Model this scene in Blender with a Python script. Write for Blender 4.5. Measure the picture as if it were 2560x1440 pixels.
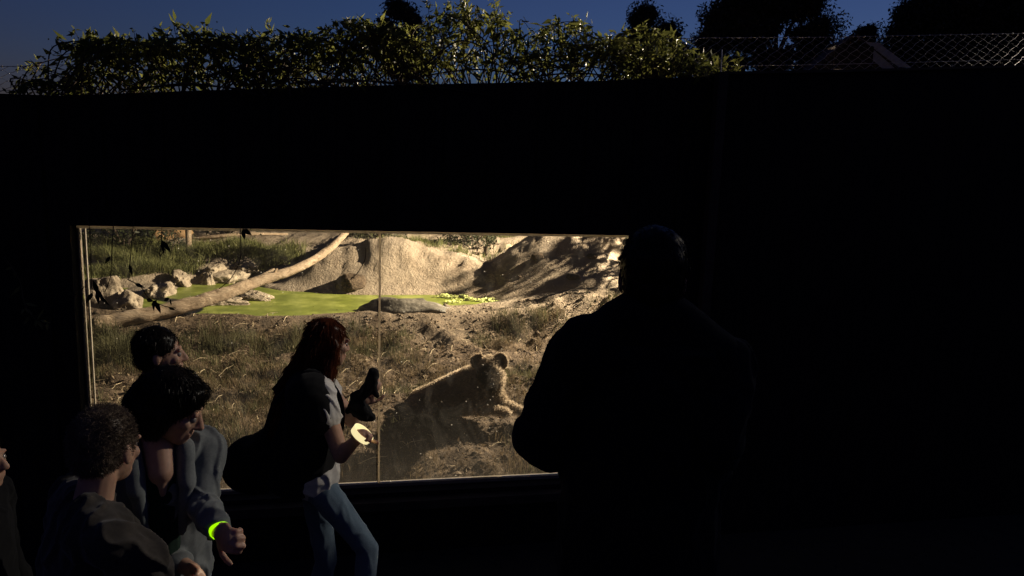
import bpy, bmesh, math, random
import numpy as np
from math import sin, cos, pi, radians, sqrt, exp
from mathutils import Vector, Matrix, noise

for o in list(bpy.data.objects): bpy.data.objects.remove(o)
scene = bpy.context.scene
# ------------------------------------------------------------------ camera
FPX = 1800.0; CAMZ = 2.35
cd = bpy.data.cameras.new("camera"); cam = bpy.data.objects.new("camera", cd)
scene.collection.objects.link(cam)
cd.sensor_width = 36; cd.lens = 36*FPX/2560; cd.clip_start = .05; cd.clip_end = 2000
CM = (Matrix.Rotation(pi/2+radians(-8.9), 3, 'X') @ Matrix.Rotation(radians(1.92), 3, 'Z'))
cam.matrix_world = Matrix.Translation((0, 0, CAMZ)) @ CM.to_4x4()
scene.camera = cam
# ------------------------------------------------------------------ world: late dusk
w = bpy.data.worlds.new("World"); scene.world = w; w.use_nodes = True
nt = w.node_tree; bg = nt.nodes['Background']
sky = nt.nodes.new('ShaderNodeTexSky'); sky.sky_type = 'NISHITA'; sky.sun_disc = False
sky.sun_elevation = radians(-1.75); sky.sun_rotation = radians(32); sky.altitude = 100
sky.air_density = 1.0; sky.dust_density = .1; sky.ozone_density = 3.7
nt.links.new(sky.outputs[0], bg.inputs[0]); bg.inputs[1].default_value = .15
scene.view_settings.view_transform = 'Standard'; scene.view_settings.look = 'None'
scene.view_settings.gamma = 1; scene.view_settings.exposure = 1.25
# ------------------------------------------------------------------ lamps of the place (fixtures are built further down)
FLOOD = Vector((4.22, 10.0, 4.02))      # enclosure floodlight: the dark housing seen from behind over the right-hand wall
PATHL = Vector((3.85, 5.0, 3.9))       # small lamp on a pole just behind the wall, shining over it onto the visitors
def spot(name, loc, target, energy, color, angle, blend, radius):
    l = bpy.data.lights.new(name, 'SPOT'); l.energy = energy; l.color = color
    l.spot_size = radians(angle); l.spot_blend = blend; l.shadow_soft_size = radius
    o = bpy.data.objects.new(name, l); scene.collection.objects.link(o); o.location = loc
    o.rotation_euler = (Vector(target)-Vector(loc)).to_track_quat('-Z', 'Y').to_euler(); return o
flood_light = spot('flood_light', FLOOD, (-1.0, 8.7, .6), 5400, (1, .82, .61), 130, .9, .03)
path_light = spot('path_light', PATHL, (-1.25, 2.42, 1.2), 200, (1, .90, .76), 25, .2, .04)
WALLL = Vector((5.6, 6.0, 3.75))      # small lamp behind the wall, outside the frame to the right
wall_light = spot('wall_light', WALLL, (2.6, 5.05, 3.3), 95, (1, .86, .80), 30, .4, .03)
scene.cycles.max_bounces = 6
scene.cycles.transparent_max_bounces = 24

# ------------------------------------------------------------------ helpers
C = scene.collection
def ray(px, py): return CM @ Vector(((px-1280)/FPX, -(py-720)/FPX, -1))
def atY(px, py, Y):
    r = ray(px, py); return Vector((0, 0, CAMZ)) + r*(Y/r.y)
def atZ(px, py, z):
    r = ray(px, py); return Vector((0, 0, CAMZ)) + r*((z-CAMZ)/r.z)
WA = Vector((-2.41, 3.84, 0)); WD = Vector((3.29, .65, 0)).normalized(); WN = Vector((WD.y, -WD.x, 0))   # wall: anchor, direction, normal to visitors
def atW(px, py, off=0.0):                        # hit of a sight line with the wall front plane (off towards visitors)
    r = ray(px, py); c = Vector((0, 0, CAMZ)); a = WA + WN*off
    t = (a-c).dot(WN)/r.dot(WN); return c + r*t
def W(s, z, off=0.0): 
    p = WA + WD*s + WN*off; return Vector((p.x, p.y, z))
def wy(x): return WA.y + (x-WA.x)*WD.y/WD.x
def sstep(a, b, x):
    t = np.clip((x-a)/(b-a), 0, 1); return t*t*(3-2*t)
def tag(o, label=None, cat=None, group=None, kind=None):
    if label: o['label'] = label
    if cat: o['category'] = cat
    if group: o['group'] = group
    if kind: o['kind'] = kind
    return o
def mesh(name, V, F, mat=None, parent=None, smooth=False):
    V = np.asarray(V, dtype=np.float32).reshape(-1, 3)
    me = bpy.data.meshes.new(name)
    if isinstance(F, np.ndarray):
        n = F.shape[1]; me.vertices.add(len(V)); me.vertices.foreach_set('co', V.ravel())
        me.loops.add(F.size); me.loops.foreach_set('vertex_index', F.astype(np.int32).ravel())
        me.polygons.add(len(F)); me.polygons.foreach_set('loop_start', np.arange(0, F.size, n, dtype=np.int32))
        me.update(calc_edges=True); me.validate()
    else:
        me.from_pydata([tuple(map(float, v)) for v in V], [], F); me.update()
    if mat: me.materials.append(mat)
    if smooth: me.polygons.foreach_set('use_smooth', [True]*len(me.polygons))
    o = bpy.data.objects.new(name, me); C.objects.link(o)
    if parent: o.parent = parent
    return o
def empty(name, loc, **k):
    o = bpy.data.objects.new(name, None); C.objects.link(o); o.location = loc; o.empty_display_size = .1
    tag(o, **k); bpy.context.view_layer.update(); return o
def keep(o, parent):                              # parent while keeping world coordinates
    o.parent = parent; o.matrix_parent_inverse = Matrix.Translation(parent.location).inverted(); return o

class MB:                                         # collects shapes, builds one mesh
    def __init__(s): s.V = []; s.F = []
    def add(s, V, F):
        n = len(s.V); s.V += [tuple(v) for v in V]; s.F += [tuple(i+n for i in f) for f in F]; return s
    def box(s, c, sx, sy, sz, M=None, rz=0):
        c = Vector(c); R = M if M is not None else Matrix.Rotation(rz, 3, 'Z'); V = []
        for x in (-1, 1):
            for y in (-1, 1):
                for z in (-1, 1): V.append(c + R @ Vector((x*sx/2, y*sy/2, z*sz/2)))
        return s.add(V, [(0, 1, 3, 2), (4, 6, 7, 5), (0, 4, 5, 1), (2, 3, 7, 6), (0, 2, 6, 4), (1, 5, 7, 3)])
    def prism(s, poly, d):                        # poly of Vectors, extruded by d
        n = len(poly); V = list(poly) + [p+d for p in poly]
        return s.add(V, [tuple(range(n)), tuple(range(2*n-1, n-1, -1))] + [(i, i+n, (i+1) % n+n, (i+1) % n) for i in range(n)])
    def cap(s, p1, p2, r1, r2, wide=None, k=1.0, seg=14, hemi=4):
        p1 = Vector(p1); p2 = Vector(p2); a = p2-p1; L = a.length
        a = a/L if L > 1e-6 else Vector((0, 0, 1))
        if wide is None: wide = Vector((1, 0, 0)) if abs(a.x) < .8 else Vector((0, 1, 0))
        u = Vector(wide) - a*a.dot(Vector(wide)); u.normalize(); v = a.cross(u)
        V = []; rings = 0
        def ring(c, r):
            for i in range(seg):
                t = 2*pi*i/seg; V.append(c + u*(r*k*cos(t)) + v*(r*sin(t)))
        for i in range(1, hemi+1):
            t = pi/2*i/hemi; ring(p1 - a*(r1*cos(t)), r1*sin(t)); rings += 1
        for i in range(hemi, 0, -1):
            t = pi/2*i/hemi; ring(p2 + a*(r2*cos(t)), r2*sin(t)); rings += 1
        F = []
        for j in range(rings-1):
            for i in range(seg):
                F.append((j*seg+i, j*seg+(i+1) % seg, (j+1)*seg+(i+1) % seg, (j+1)*seg+i))
        V.append(p1 - a*r1); V.append(p2 + a*r2); n = len(V)
        for i in range(seg):
            F.append((n-2, (i+1) % seg, i)); F.append((n-1, (rings-1)*seg+i, (rings-1)*seg+(i+1) % seg))
        return s.add(V, F)
    def ell(s, c, rx, ry, rz, B=None, seg=18, rg=12):
        c = Vector(c); B = B if B is not None else Matrix.Identity(3); V = []; F = []
        for j in range(1, rg):
            t = pi*j/rg
            for i in range(seg):
                p = 2*pi*i/seg; V.append(c + B @ Vector((rx*sin(t)*cos(p), ry*sin(t)*sin(p), rz*cos(t))))
        V.append(c + B @ Vector((0, 0, rz))); V.append(c + B @ Vector((0, 0, -rz))); n = len(V)
        for j in range(rg-2):
            for i in range(seg): F.append((j*seg+i, (j+1)*seg+i, (j+1)*seg+(i+1) % seg, j*seg+(i+1) % seg))
        for i in range(seg):
            F.append((n-2, i, (i+1) % seg)); F.append((n-1, (rg-2)*seg+(i+1) % seg, (rg-2)*seg+i))
        return s.add(V, F)
    def tube(s, pts, rad, seg=8, wob=0.0, closed=True):
        pts = [Vector(p) for p in pts]; n = len(pts); V = []; F = []
        if not hasattr(rad, '__len__'): rad = [rad]*n
        ref = Vector((0, 0, 1))
        for j in range(n):
            a = (pts[min(j+1, n-1)]-pts[max(j-1, 0)]).normalized()
            u = ref - a*a.dot(ref)
            if u.length < .1: u = Vector((1, 0, 0)) - a*a.x
            u.normalize(); v = a.cross(u); ref = u
            for i in range(seg):
                t = 2*pi*i/seg; r = rad[j]
                if wob: r *= 1+wob*noise.noise(Vector((cos(t)*1.3, sin(t)*1.3, j*.35)))
                V.append(pts[j] + u*(r*cos(t)) + v*(r*sin(t)))
        for j in range(n-1):
            for i in range(seg): F.append((j*seg+i, j*seg+(i+1) % seg, (j+1)*seg+(i+1) % seg, (j+1)*seg+i))
        if closed: F += [tuple(range(seg-1, -1, -1)), tuple((n-1)*seg+i for i in range(seg))]
        return s.add(V, F)
    def build(s, name, mat=None, parent=None, smooth=False): return mesh(name, s.V, s.F, mat, parent, smooth)
    def remesh(s, name, voxel, mat=None, parent=None, it=3, disp=None):
        tmp = mesh('tmp', s.V, s.F)
        m = tmp.modifiers.new('r', 'REMESH'); m.mode = 'VOXEL'; m.voxel_size = voxel; m.use_smooth_shade = True
        if it: sm = tmp.modifiers.new('s', 'SMOOTH'); sm.iterations = it; sm.factor = .5
        dg = bpy.context.evaluated_depsgraph_get(); me = bpy.data.meshes.new_from_object(tmp.evaluated_get(dg))
        bpy.data.objects.remove(tmp)
        if disp:
            nv = len(me.vertices); co = np.empty(nv*3, np.float32); no = np.empty(nv*3, np.float32)
            me.vertices.foreach_get('co', co); me.vertices.foreach_get('normal', no); co = co.reshape(-1, 3); no = no.reshape(-1, 3)
            dv = np.array([disp(Vector(c.tolist())) for c in co], np.float32)[:, None]; me.vertices.foreach_set('co', (co+no*dv).ravel()); me.update()
        me.name = name; me.materials.clear()
        if mat: me.materials.append(mat)
        me.polygons.foreach_set('use_smooth', [True]*len(me.polygons))
        o = bpy.data.objects.new(name, me); C.objects.link(o)
        if parent: keep(o, parent)
        return o

class NB:                                         # node material helper
    def __init__(s, name, rough=.8, spec=.3):
        s.m = bpy.data.materials.new(name); s.m.use_nodes = True; s.t = s.m.node_tree
        s.b = s.t.nodes['Principled BSDF']; s.b.inputs['Roughness'].default_value = rough
        s.b.inputs['Specular IOR Level'].default_value = spec
    def n(s, typ, **k):
        x = s.t.nodes.new('ShaderNode'+typ)
        for a, v in k.items():
            if a in x.inputs.keys(): x.inputs[a].default_value = v
            else: setattr(x, a, v)
        return x
    def l(s, a, b): s.t.links.new(a, b)
    def coord(s, scale=(1, 1, 1), gen=False):
        tc = s.n('TexCoord'); mp = s.n('Mapping'); mp.inputs['Scale'].default_value = scale
        s.l(tc.outputs['Generated' if gen else 'Object'], mp.inputs[0]); return mp.outputs[0]
    def noise(s, scale, detail=6, rough=.55, co=None, dist=0):
        x = s.n('TexNoise'); x.inputs['Scale'].default_value = scale; x.inputs['Detail'].default_value = detail
        x.inputs['Roughness'].default_value = rough; x.inputs['Distortion'].default_value = dist
        s.l(co if co is not None else s.coord(), x.inputs['Vector']); return x.outputs['Fac']
    def ramp(s, fac, stops):
        r = s.n('ValToRGB'); e = r.color_ramp.elements
        while len(e) < len(stops): e.new(.5)
        for i, (p, c) in enumerate(stops): e[i].position = p; e[i].color = tuple(c)+(1,)
        s.l(fac, r.inputs[0]); return r.outputs[0]
    def mix(s, f, a, b):
        x = s.n('Mix', data_type='RGBA')
        for v, k in ((f, 0), (a, 6), (b, 7)):
            if hasattr(v, 'node'): s.l(v, x.inputs[k])
            else: x.inputs[k].default_value = v if k == 0 else tuple(v)+(1,)
        return x.outputs[2]
    def math(s, op, a, b=0.0, c=None):
        x = s.n('Math', operation=op)
        for i, v in enumerate((a, b) if c is None else (a, b, c)):
            if hasattr(v, 'node'): s.l(v, x.inputs[i])
            else: x.inputs[i].default_value = v
        return x.outputs[0]
    def col(s, c):
        if hasattr(c, 'node'): s.l(c, s.b.inputs['Base Color'])
        else: s.b.inputs['Base Color'].default_value = tuple(c)+(1,)
        return s
    def bump(s, h, strength=.5, dist=.02):
        x = s.n('Bump'); x.inputs['Strength'].default_value = strength; x.inputs['Distance'].default_value = dist
        s.l(h, x.inputs['Height']); s.l(x.outputs[0], s.b.inputs['Normal']); return s
def simple(name, a, b, scale=20, rough=.8, bump=.3, dist=.005, spec=.3, co=None, detail=6):
    s = NB(name, rough, spec); co = s.coord(co) if co else s.coord()
    f = s.noise(scale, detail, .6, co); s.col(s.ramp(f, [(.35, a), (.65, b)])); s.bump(f, bump, dist); return s.m

# ------------------------------------------------------------------ materials
s = NB('earth', .95, .1); co = s.coord()
big = s.noise(.9, 5, .6, co); mid = s.noise(7, 8, .65, co); fine = s.noise(38, 6, .7, co)
c1 = s.ramp(mid, [(.3, (.125, .097, .068)), (.5, (.25, .2, .145)), (.72, (.36, .30, .22))])
c2 = s.mix(s.ramp(big, [(.42, (0, 0, 0)), (.6, (1, 1, 1))]), c1, (.30, .25, .19))
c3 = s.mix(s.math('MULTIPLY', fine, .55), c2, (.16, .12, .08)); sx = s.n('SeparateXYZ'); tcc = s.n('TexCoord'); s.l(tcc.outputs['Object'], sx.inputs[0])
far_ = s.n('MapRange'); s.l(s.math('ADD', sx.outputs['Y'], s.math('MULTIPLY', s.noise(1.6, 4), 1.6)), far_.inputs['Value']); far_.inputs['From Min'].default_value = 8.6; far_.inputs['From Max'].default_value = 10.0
nearc = s.ramp(s.noise(14, 9, .75), [(.36, (.022, .016, .011)), (.52, (.075, .054, .036)), (.70, (.18, .135, .09))]); s.col(s.mix(far_.outputs[0], nearc, c3))  # near soil: brown litter, darkened further to paint in the lamp's falloff
wv = s.n('TexVoronoi', feature='F1'); wv.inputs['Scale'].default_value = 9; s.l(s.coord((1, .6, 1)), wv.inputs['Vector'])
h = s.math('ADD', s.math('MULTIPLY', mid, .55), s.math('MULTIPLY', fine, .4)); h = s.math('ADD', h, s.math('MULTIPLY', s.noise(19, 5, .6, s.coord((1, .5, 1)), .8), .5))
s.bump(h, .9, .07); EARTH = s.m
PATHM = simple('visitor_path', (.02, .018, .015), (.035, .03, .026), 12)
ROCK = simple('pale_rock', (.12, .095, .068), (.36, .30, .22), 7, .95, 1.0, .06, .1, None, 12)
ROCKD = simple('dark_wet_rock', (.05, .045, .035), (.13, .115, .09), 7, .6, .8, .04)
s = NB('algae_water', .45, .4); f = s.noise(3.2, 7, .65); g = s.noise(30, 4, .6)
s.col(s.mix(s.math('MULTIPLY', g, .4), s.ramp(f, [(.35, (.09, .108, .014)), (.5, (.145, .17, .024)), (.66, (.28, .30, .07))]), (.1, .115, .018))); s.bump(g, .15, .004); WATER = s.m
WEED = simple('floating_weed', (.28, .33, .08), (.5, .52, .2), 30)
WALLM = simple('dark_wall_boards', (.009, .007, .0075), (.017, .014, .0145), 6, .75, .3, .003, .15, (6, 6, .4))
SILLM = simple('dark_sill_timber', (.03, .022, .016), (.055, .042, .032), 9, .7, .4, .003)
FRAMEM = simple('window_frame_metal', (.14, .12, .09), (.22, .19, .15), 25, .5, .2, .002, .4)
SEAL = None
BARK = NB('trunk_bark', .85, .15)
co = BARK.coord((.45, 1.5, 1.7)); f = BARK.noise(8, 9, .72, co, .8); g = BARK.noise(40, 5, .7, co)
BARK.col(BARK.mix(BARK.math('MULTIPLY', g, .5), BARK.ramp(f, [(.32, (.12, .08, .05)), (.48, (.33, .25, .17)), (.68, (.5, .4, .29))]), (.22, .16, .1)))
BARK.bump(BARK.math('ADD', f, BARK.math('MULTIPLY', g, .4)), .8, .03); BARK = BARK.m
DARKBARK = simple('dark_bark', (.035, .026, .018), (.09, .066, .045), 14, .9, .6, .01)
ENDWOOD = simple('cut_end_wood', (.05, .03, .02), (.11, .07, .045), 16, .9, .5, .01)
def leafmat(name, a, b, trans=.35, rough=.5, scale=9):
    s = NB(name, rough, .12); f = s.noise(scale, 3); c = s.ramp(f, [(.3, a), (.7, b)]); s.col(c)
    tr = s.n('BsdfTranslucent'); s.l(c, tr.inputs[0]); mx = s.n('MixShader'); mx.inputs[0].default_value = trans
    out = s.t.nodes['Material Output']; s.l(s.b.outputs[0], mx.inputs[1]); s.l(tr.outputs[0], mx.inputs[2]); s.l(mx.outputs[0], out.inputs[0])
    return s.m
SEAL = leafmat('glass_joint_sealant', (.6, .54, .44), (.72, .66, .54), .6, .6, 30)
GREEN = leafmat('green_grass', (.07, .08, .027), (.19, .19, .075), .3)
DRY = leafmat('dry_grass', (.06, .045, .025), (.19, .14, .08), .3, .7, 4)
OLIVE = leafmat('olive_tuft', (.038, .04, .018), (.105, .097, .046), .3, .7, 4)
VINE = leafmat('vine_leaf', (.05, .068, .018), (.21, .215, .055), .4, .45, 5)
TREELEAF = leafmat('tree_leaf', (.04, .042, .026), (.09, .085, .055), .2)
DARKLEAF = leafmat('dark_leaf', (.012, .016, .006), (.03, .035, .014), .2)
WIRE = NB('galvanised_wire', .35, .6); WIRE.b.inputs['Metallic'].default_value = .9; WIRE.col((.30, .30, .32)); WIRE = WIRE.m
SKIN = NB('skin', .5, .35); f = SKIN.noise(30, 4); SKIN.col(SKIN.ramp(f, [(.3, (.40, .235, .16)), (.7, (.50, .30, .21))])); SKIN.b.inputs['Subsurface Weight'].default_value = .08; SKIN.bump(f, .1, .001); SKIN = SKIN.m
def cloth(name, a, b, scale=60, sheen=.3, rough=.9, stretch=(1, 1, 1)):
    s = NB(name, rough, .1); co = s.coord(stretch); f = s.noise(scale, 5, .7, co); g = s.noise(5, 3, .5)
    s.col(s.ramp(s.math('ADD', s.math('MULTIPLY', f, .5), s.math('MULTIPLY', g, .5)), [(.38, a), (.62, b)]))
    s.b.inputs['Sheen Weight'].default_value = sheen; s.bump(f, .35, .0015); return s.m
DENIM = cloth('faded_denim', (.115, .13, .135), (.19, .205, .205), 120, .2)
JEANS = cloth('blue_jeans', (.075, .115, .16), (.13, .18, .23), 140, .2)
BLACKC = cloth('black_cloth', (.006, .006, .007), (.011, .011, .012), 60, .04)
BROWNC = cloth('dark_taupe_jacket', (.03, .026, .022), (.055, .047, .04), 90, .2)
WHITEC = cloth('white_tshirt', (.5, .48, .45), (.66, .64, .6), 90, .15)
GREENC = cloth('dark_green_shirt', (.006, .018, .012), (.012, .03, .02), 80, .1)
def hairmat(name, a, b, tr=.2):
    return leafmat(name, a, b, tr, .35, 20)
HAIRB = hairmat('black_hair', (.006, .005, .004), (.014, .01, .008))
HAIRR = hairmat('auburn_hair', (.05, .014, .006), (.13, .036, .014), .3)
HAIRG = hairmat('cropped_brown_hair', (.10, .075, .055), (.22, .17, .125))
SHOE = simple('dark_shoe', (.008, .008, .008), (.02, .018, .016), 20)
EYEM = NB('eye', .15, .6).col((.25, .22, .2)).m
def glow(name, col, st, base):
    s = NB(name, .6, .3); s.col(base); s.b.inputs['Emission Color'].default_value = tuple(col)+(1,); s.b.inputs['Emission Strength'].default_value = st; return s.m
BANDM = glow('glow_band_green', (.42, 1, .0), .42, (.3, .8, .02))
CARDM = glow('cream_glow', (1, .83, .42), .4, (.8, .7, .4))
FURD = leafmat('hyena_fur', (.25, .20, .14), (.64, .52, .38), .65, .6, 6)
s = NB('hyena_coat', .9, .1); f = s.noise(4, 4, .6); v = s.n('TexVoronoi'); v.inputs['Scale'].default_value = 13; s.l(s.coord(), v.inputs['Vector'])
spt = s.ramp(v.outputs['Distance'], [(.22, (0, 0, 0)), (.36, (1, 1, 1))]); s.col(s.mix(spt, (.06, .043, .028), s.ramp(f, [(.3, (.15, .112, .072)), (.7, (.24, .185, .125))]))); s.bump(s.noise(90, 4), .5, .004); COAT = s.m
FACED = leafmat('dark_face_fur', (.025, .019, .014), (.07, .055, .04), .3, .6, 6)
NOSEM = NB('wet_black_nose', .3, .5).col((.012, .01, .01)).m
# glass: thin pane with dust specks and smears that the floodlight catches
s = NB('dusty_glass', .05, .5); out = s.t.nodes['Material Output']
tr = s.n('BsdfTransparent'); tr.inputs[0].default_value = (.96, .97, .95, 1); gl = s.n('BsdfGlossy'); gl.inputs['Roughness'].default_value = .02
fr = s.n('Fresnel'); fr.inputs[0].default_value = 1.35
m1 = s.n('MixShader'); s.l(fr.outputs[0], m1.inputs[0]); s.l(tr.outputs[0], m1.inputs[1]); s.l(gl.outputs[0], m1.inputs[2])
df = s.n('BsdfTranslucent'); df.inputs[0].default_value = (.8, .76, .68, 1)
vo = s.n('TexVoronoi'); vo.inputs['Scale'].default_value = 34; s.l(s.coord(), vo.inputs['Vector'])
cl = s.noise(1.6, 3); vsel = s.ramp(vo.outputs['Distance'], [(.05, (1, 1, 1)), (.11, (0, 0, 0))])
wn = s.n('TexWhiteNoise'); s.l(vo.outputs['Position'], wn.inputs['Vector']); ok = s.math('GREATER_THAN', wn.outputs['Value'], .86)
spk = s.math('MULTIPLY', s.math('MULTIPLY', vsel, ok), .55)
sm = s.noise(5, 7, .7, s.coord((1, 1, .5)), 2.0); smear = s.math('MULTIPLY', s.ramp(sm, [(.5, (0, 0, 0)), (.8, (1, 1, 1))]), .022)
tc = s.n('TexCoord'); sp = s.n('SeparateXYZ'); s.l(tc.outputs['Object'], sp.inputs[0])
low = s.n('MapRange'); low.inputs['From Min'].default_value = .42; low.inputs['From Max'].default_value = .95; low.inputs['To Min'].default_value = .017; low.inputs['To Max'].default_value = .004; s.l(sp.outputs['Z'], low.inputs['Value'])
dust = s.math('ADD', s.math('ADD', spk, smear), low.outputs[0])
m2 = s.n('MixShader'); s.l(dust, m2.inputs[0]); s.l(m1.outputs[0], m2.inputs[1]); s.l(df.outputs[0], m2.inputs[2]); s.l(m2.outputs[0], out.inputs[0]); GLASS = s.m

# ------------------------------------------------------------------ ground
mesh('visitor_ground', [(-60, -40, 0), (60, -40, 0), (60, 90, 0), (-60, 90, 0)], [(0, 1, 2, 3)], PATHM)
tag(bpy.data.objects['visitor_ground'], kind='structure')
mb = MB(); mb.box((4.0, -1.0, .24), 8.6, 6.7, .48)
tag(mb.build('raised_path', PATHM), kind='structure')

_perm = random.Random(5)
def fbm(x, y, sc, oct=4, seed=0.0, ridge=False):
    x = np.atleast_1d(x); y = np.atleast_1d(y); out = np.zeros(x.shape); a = 1.0; f = sc
    for o in range(oct):
        fx = x*f+seed*3.1; fy = y*f+seed*7.7+o*13.3
        v = np.fromiter((noise.noise(Vector((float(p), float(q), 3.3*o))) for p, q in zip(fx.ravel(), fy.ravel())), float, fx.size).reshape(fx.shape)
        if ridge: v = .5-np.abs(v)*1.6
        out += a*v; a *= .5; f *= 2.1
    return out
PONDZ = .66
def terr_base(x, y):
    toe = 7.85+.24*np.clip(x, -6, 3)
    z = .40 + .04*sstep(4, 7, y)
    cz = .685 + .30*sstep(-.6, 1.4, x)
    bank = sstep(toe-.1, toe+.75, y)
    z = z + (cz-z)*bank
    # pond bowl
    near = np.interp(x, [-5.6, -4.6, -3.6, -2.6, -1.8, -.9, -.1, 1.2, 3], [9.4, 8.3, 7.98, 8.1, 8.45, 9.08, 9.33, 9.1, 9.3])
    far = np.interp(x, [-5.6, -4.6, -4.0, -3.2, -2.0, -1.0, -.1, 1.2, 3], [9.6, 10.3, 10.5, 9.85, 9.75, 9.95, 9.55, 9.4, 9.6])
    inside = np.minimum(y-near, far-y)
    z = z - (z-.5)*sstep(-.06, .22, inside)*(y > near-.1)
    # behind the pond
    back = sstep(0, .75, y-far)
    leftw = sstep(-3.45, -2.75, x)
    plat = .76 + .10*np.clip(y-10.3, 0, 12) * (1-leftw)
    plat = plat + leftw*(.42 + .035*np.clip(y-11, 0, 30)) - .16*np.exp(-((x+.42)/.3)**2)*sstep(9.4, 10, y)*(y < 11.5)
    z = np.where(y > far, z.clip(.5, 9)*(1-back)+plat*back, z)
    z = z + .44*np.exp(-(((x-.75)/np.where(x < .75, .72, 1.25))**2+((y-10.4)/.6)**2))
    z = z + .12*np.exp(-(((x+2.0)/.6)**2+((y-10.5)/.5)**2))
    z = z + .85*np.exp(-(((x-3.6)/.8)**2+((y-9.9)/.7)**2))  # unseen mound to the right, added as a shadow caster
    z = z + .22*np.exp(-(((x+4.9)/.55)**2+((y-9.6)/.9)**2)) + .25*np.exp(-(((x+4.35)/.35)**2+((y-11.2)/.6)**2))
    z = z + .9*sstep(17, 30, y)
    return z, inside
ts = np.concatenate([np.arange(0, 9, .045), np.geomspace(9, 80, 50)])
xs = np.concatenate([-np.geomspace(60, 7.1, 30), np.arange(-7, 4.0, .045), np.geomspace(4.05, 60, 30)])
XX, TT = np.meshgrid(xs, ts); YY = TT + wy(np.clip(XX, -60, 12)) + .11
ZZ, INS = terr_base(XX, YY)
amp = .035+.045*sstep(.6, 1.0, ZZ)
n1 = fbm(XX, YY, 1.6, 5, 1); n2 = fbm(XX*1.0, YY*.8, 3.4, 4, 2, True)
ZZ = ZZ + (n1*amp*1.3 + n2*amp*.65)*(1-.75*np.exp(-((INS+.12)/.22)**2))*(INS < .15) 
hm = fbm(XX, YY, 2.6, 3, 21); ZZ = ZZ + np.clip(hm, -.1, .6)*.13*(1-sstep(8.0, 8.8, YY-.24*XX))*sstep(.15, .6, TT)*(1-.9*np.exp(-(((XX+.35)/1.1)**2+((YY-5.45)/.35)**2)))
ZZ = ZZ - .07*(1-sstep(.05, .5, TT))*(np.abs(XX) < 6)
ny, nx = XX.shape
V = np.stack([XX, YY, ZZ], -1).reshape(-1, 3); idx = np.arange(ny*nx).reshape(ny, nx)
F = np.stack([idx[:-1, :-1], idx[:-1, 1:], idx[1:, 1:], idx[1:, :-1]], -1).reshape(-1, 4)
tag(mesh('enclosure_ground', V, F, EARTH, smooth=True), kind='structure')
def H(x, y):                                       # terrain height lookup
    t = y-wy(min(max(x, -60), 12))-.11; i = int(np.clip(np.searchsorted(xs, x), 1, nx-1)); j = int(np.clip(np.searchsorted(ts, t), 1, ny-1))
    return float(ZZ[j, i])
def Hn(x, y):
    t = y-wy(x)-.11; i = np.clip(np.searchsorted(xs, x), 1, nx-1); j = np.clip(np.searchsorted(ts, t), 1, ny-1); return ZZ[j, i]
def onG(px, py):                                   # where a sight line meets the terrain
    r = ray(px, py); c = Vector((0, 0, CAMZ)); t = 4.6/r.y
    for _ in range(900):
        p = c+r*t
        if p.z <= H(p.x, p.y): return p
        t += .02/r.y*1.0
    return p
# pond sheet
V = [(-5.9, 9.25), (-4.6, 8.15), (-3.6, 7.84), (-2.6, 7.97), (-1.8, 8.32), (-.9, 8.96), (-.1, 9.2), (1.2, 9.0), (1.3, 9.9), (-.9, 10.3), (-3.0, 10.2), (-4.2, 10.9), (-5.9, 10.7)]
tag(mesh('pond_water', [(a, b, PONDZ) for a, b in V], [tuple(range(len(V)))], WATER), kind='structure')

# ------------------------------------------------------------------ viewing wall with window
TH = .14
S = lambda p: (p-WA).dot(WD)
wl = [(S(atW(px, py)), atW(px, py).z) for px, py in ((-900, 262), (0, 245), (500, 226), (1000, 212), (1500, 202), (1800, 190), (2100, 185), (2560, 172), (3000, 160))]
s0 = S(atW(200, 563)); s1 = S(atW(1603, 590)); zt = .5*(atW(200, 563).z+atW(1603, 590).z); zb = .5*(atW(560, 1230).z+atW(1355, 1193).z)
s0 -= .052; zb -= .055; sl = S(atW(226, 1000)); print('window', s0, s1, sl, atW(200, 563).z, atW(1603, 590).z, zb, 'wall top', wl)
def topz(q): return float(np.interp(q, [a for a, b in wl], [b for a, b in wl]))
SPL = S(atW(1750, 700)) 
d = -WN*TH
wall = empty('viewing_wall', W(s0, 0), label='dark board wall around the viewing window with vines on top', cat='wall')
def wprism(mb, pts, off=0, th=TH): mb.prism([W(a, b, off) for a, b in pts], -WN*th)
mb = MB()
wprism(mb, [(-9, 0), (s0, 0), (s0, topz(s0)), (-9, topz(-9))])
q = [a for a, b in wl if s0 < a < SPL]
wprism(mb, [(s0, zt), (s1, zt), (SPL, zt), (SPL, topz(SPL))]+[(a, topz(a)) for a in reversed(q)]+[(s0, topz(s0))])
wprism(mb, [(s0, 0), (s1, 0), (s1, zb), (s0, zb)])
wprism(mb, [(s1, 0), (SPL, 0), (SPL, zt), (s1, zt)])
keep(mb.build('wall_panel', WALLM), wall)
mb = MB(); 
for k in range(40):                                # cover battens
    a = -4.0+k*.3
    if a > SPL-.1: break
    z0, z1 = (0, topz(a)-.01) if not (s0-.06 < a < s1+.06) else (zt+.07, topz(a)-.01)
    mb.prism([W(a-.02, z0, .012), W(a+.02, z0, .012), W(a+.02, z1, .012), W(a-.02, z1, .012)], -WN*.012)
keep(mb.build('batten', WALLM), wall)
mb = MB(); wprism(mb, [(s0-.02, zb-.085), (s1+.02, zb-.085), (s1+.02, zb-.03), (s0-.02, zb-.03)], .07, .07); keep(mb.build('ledge', SILLM), wall)
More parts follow.
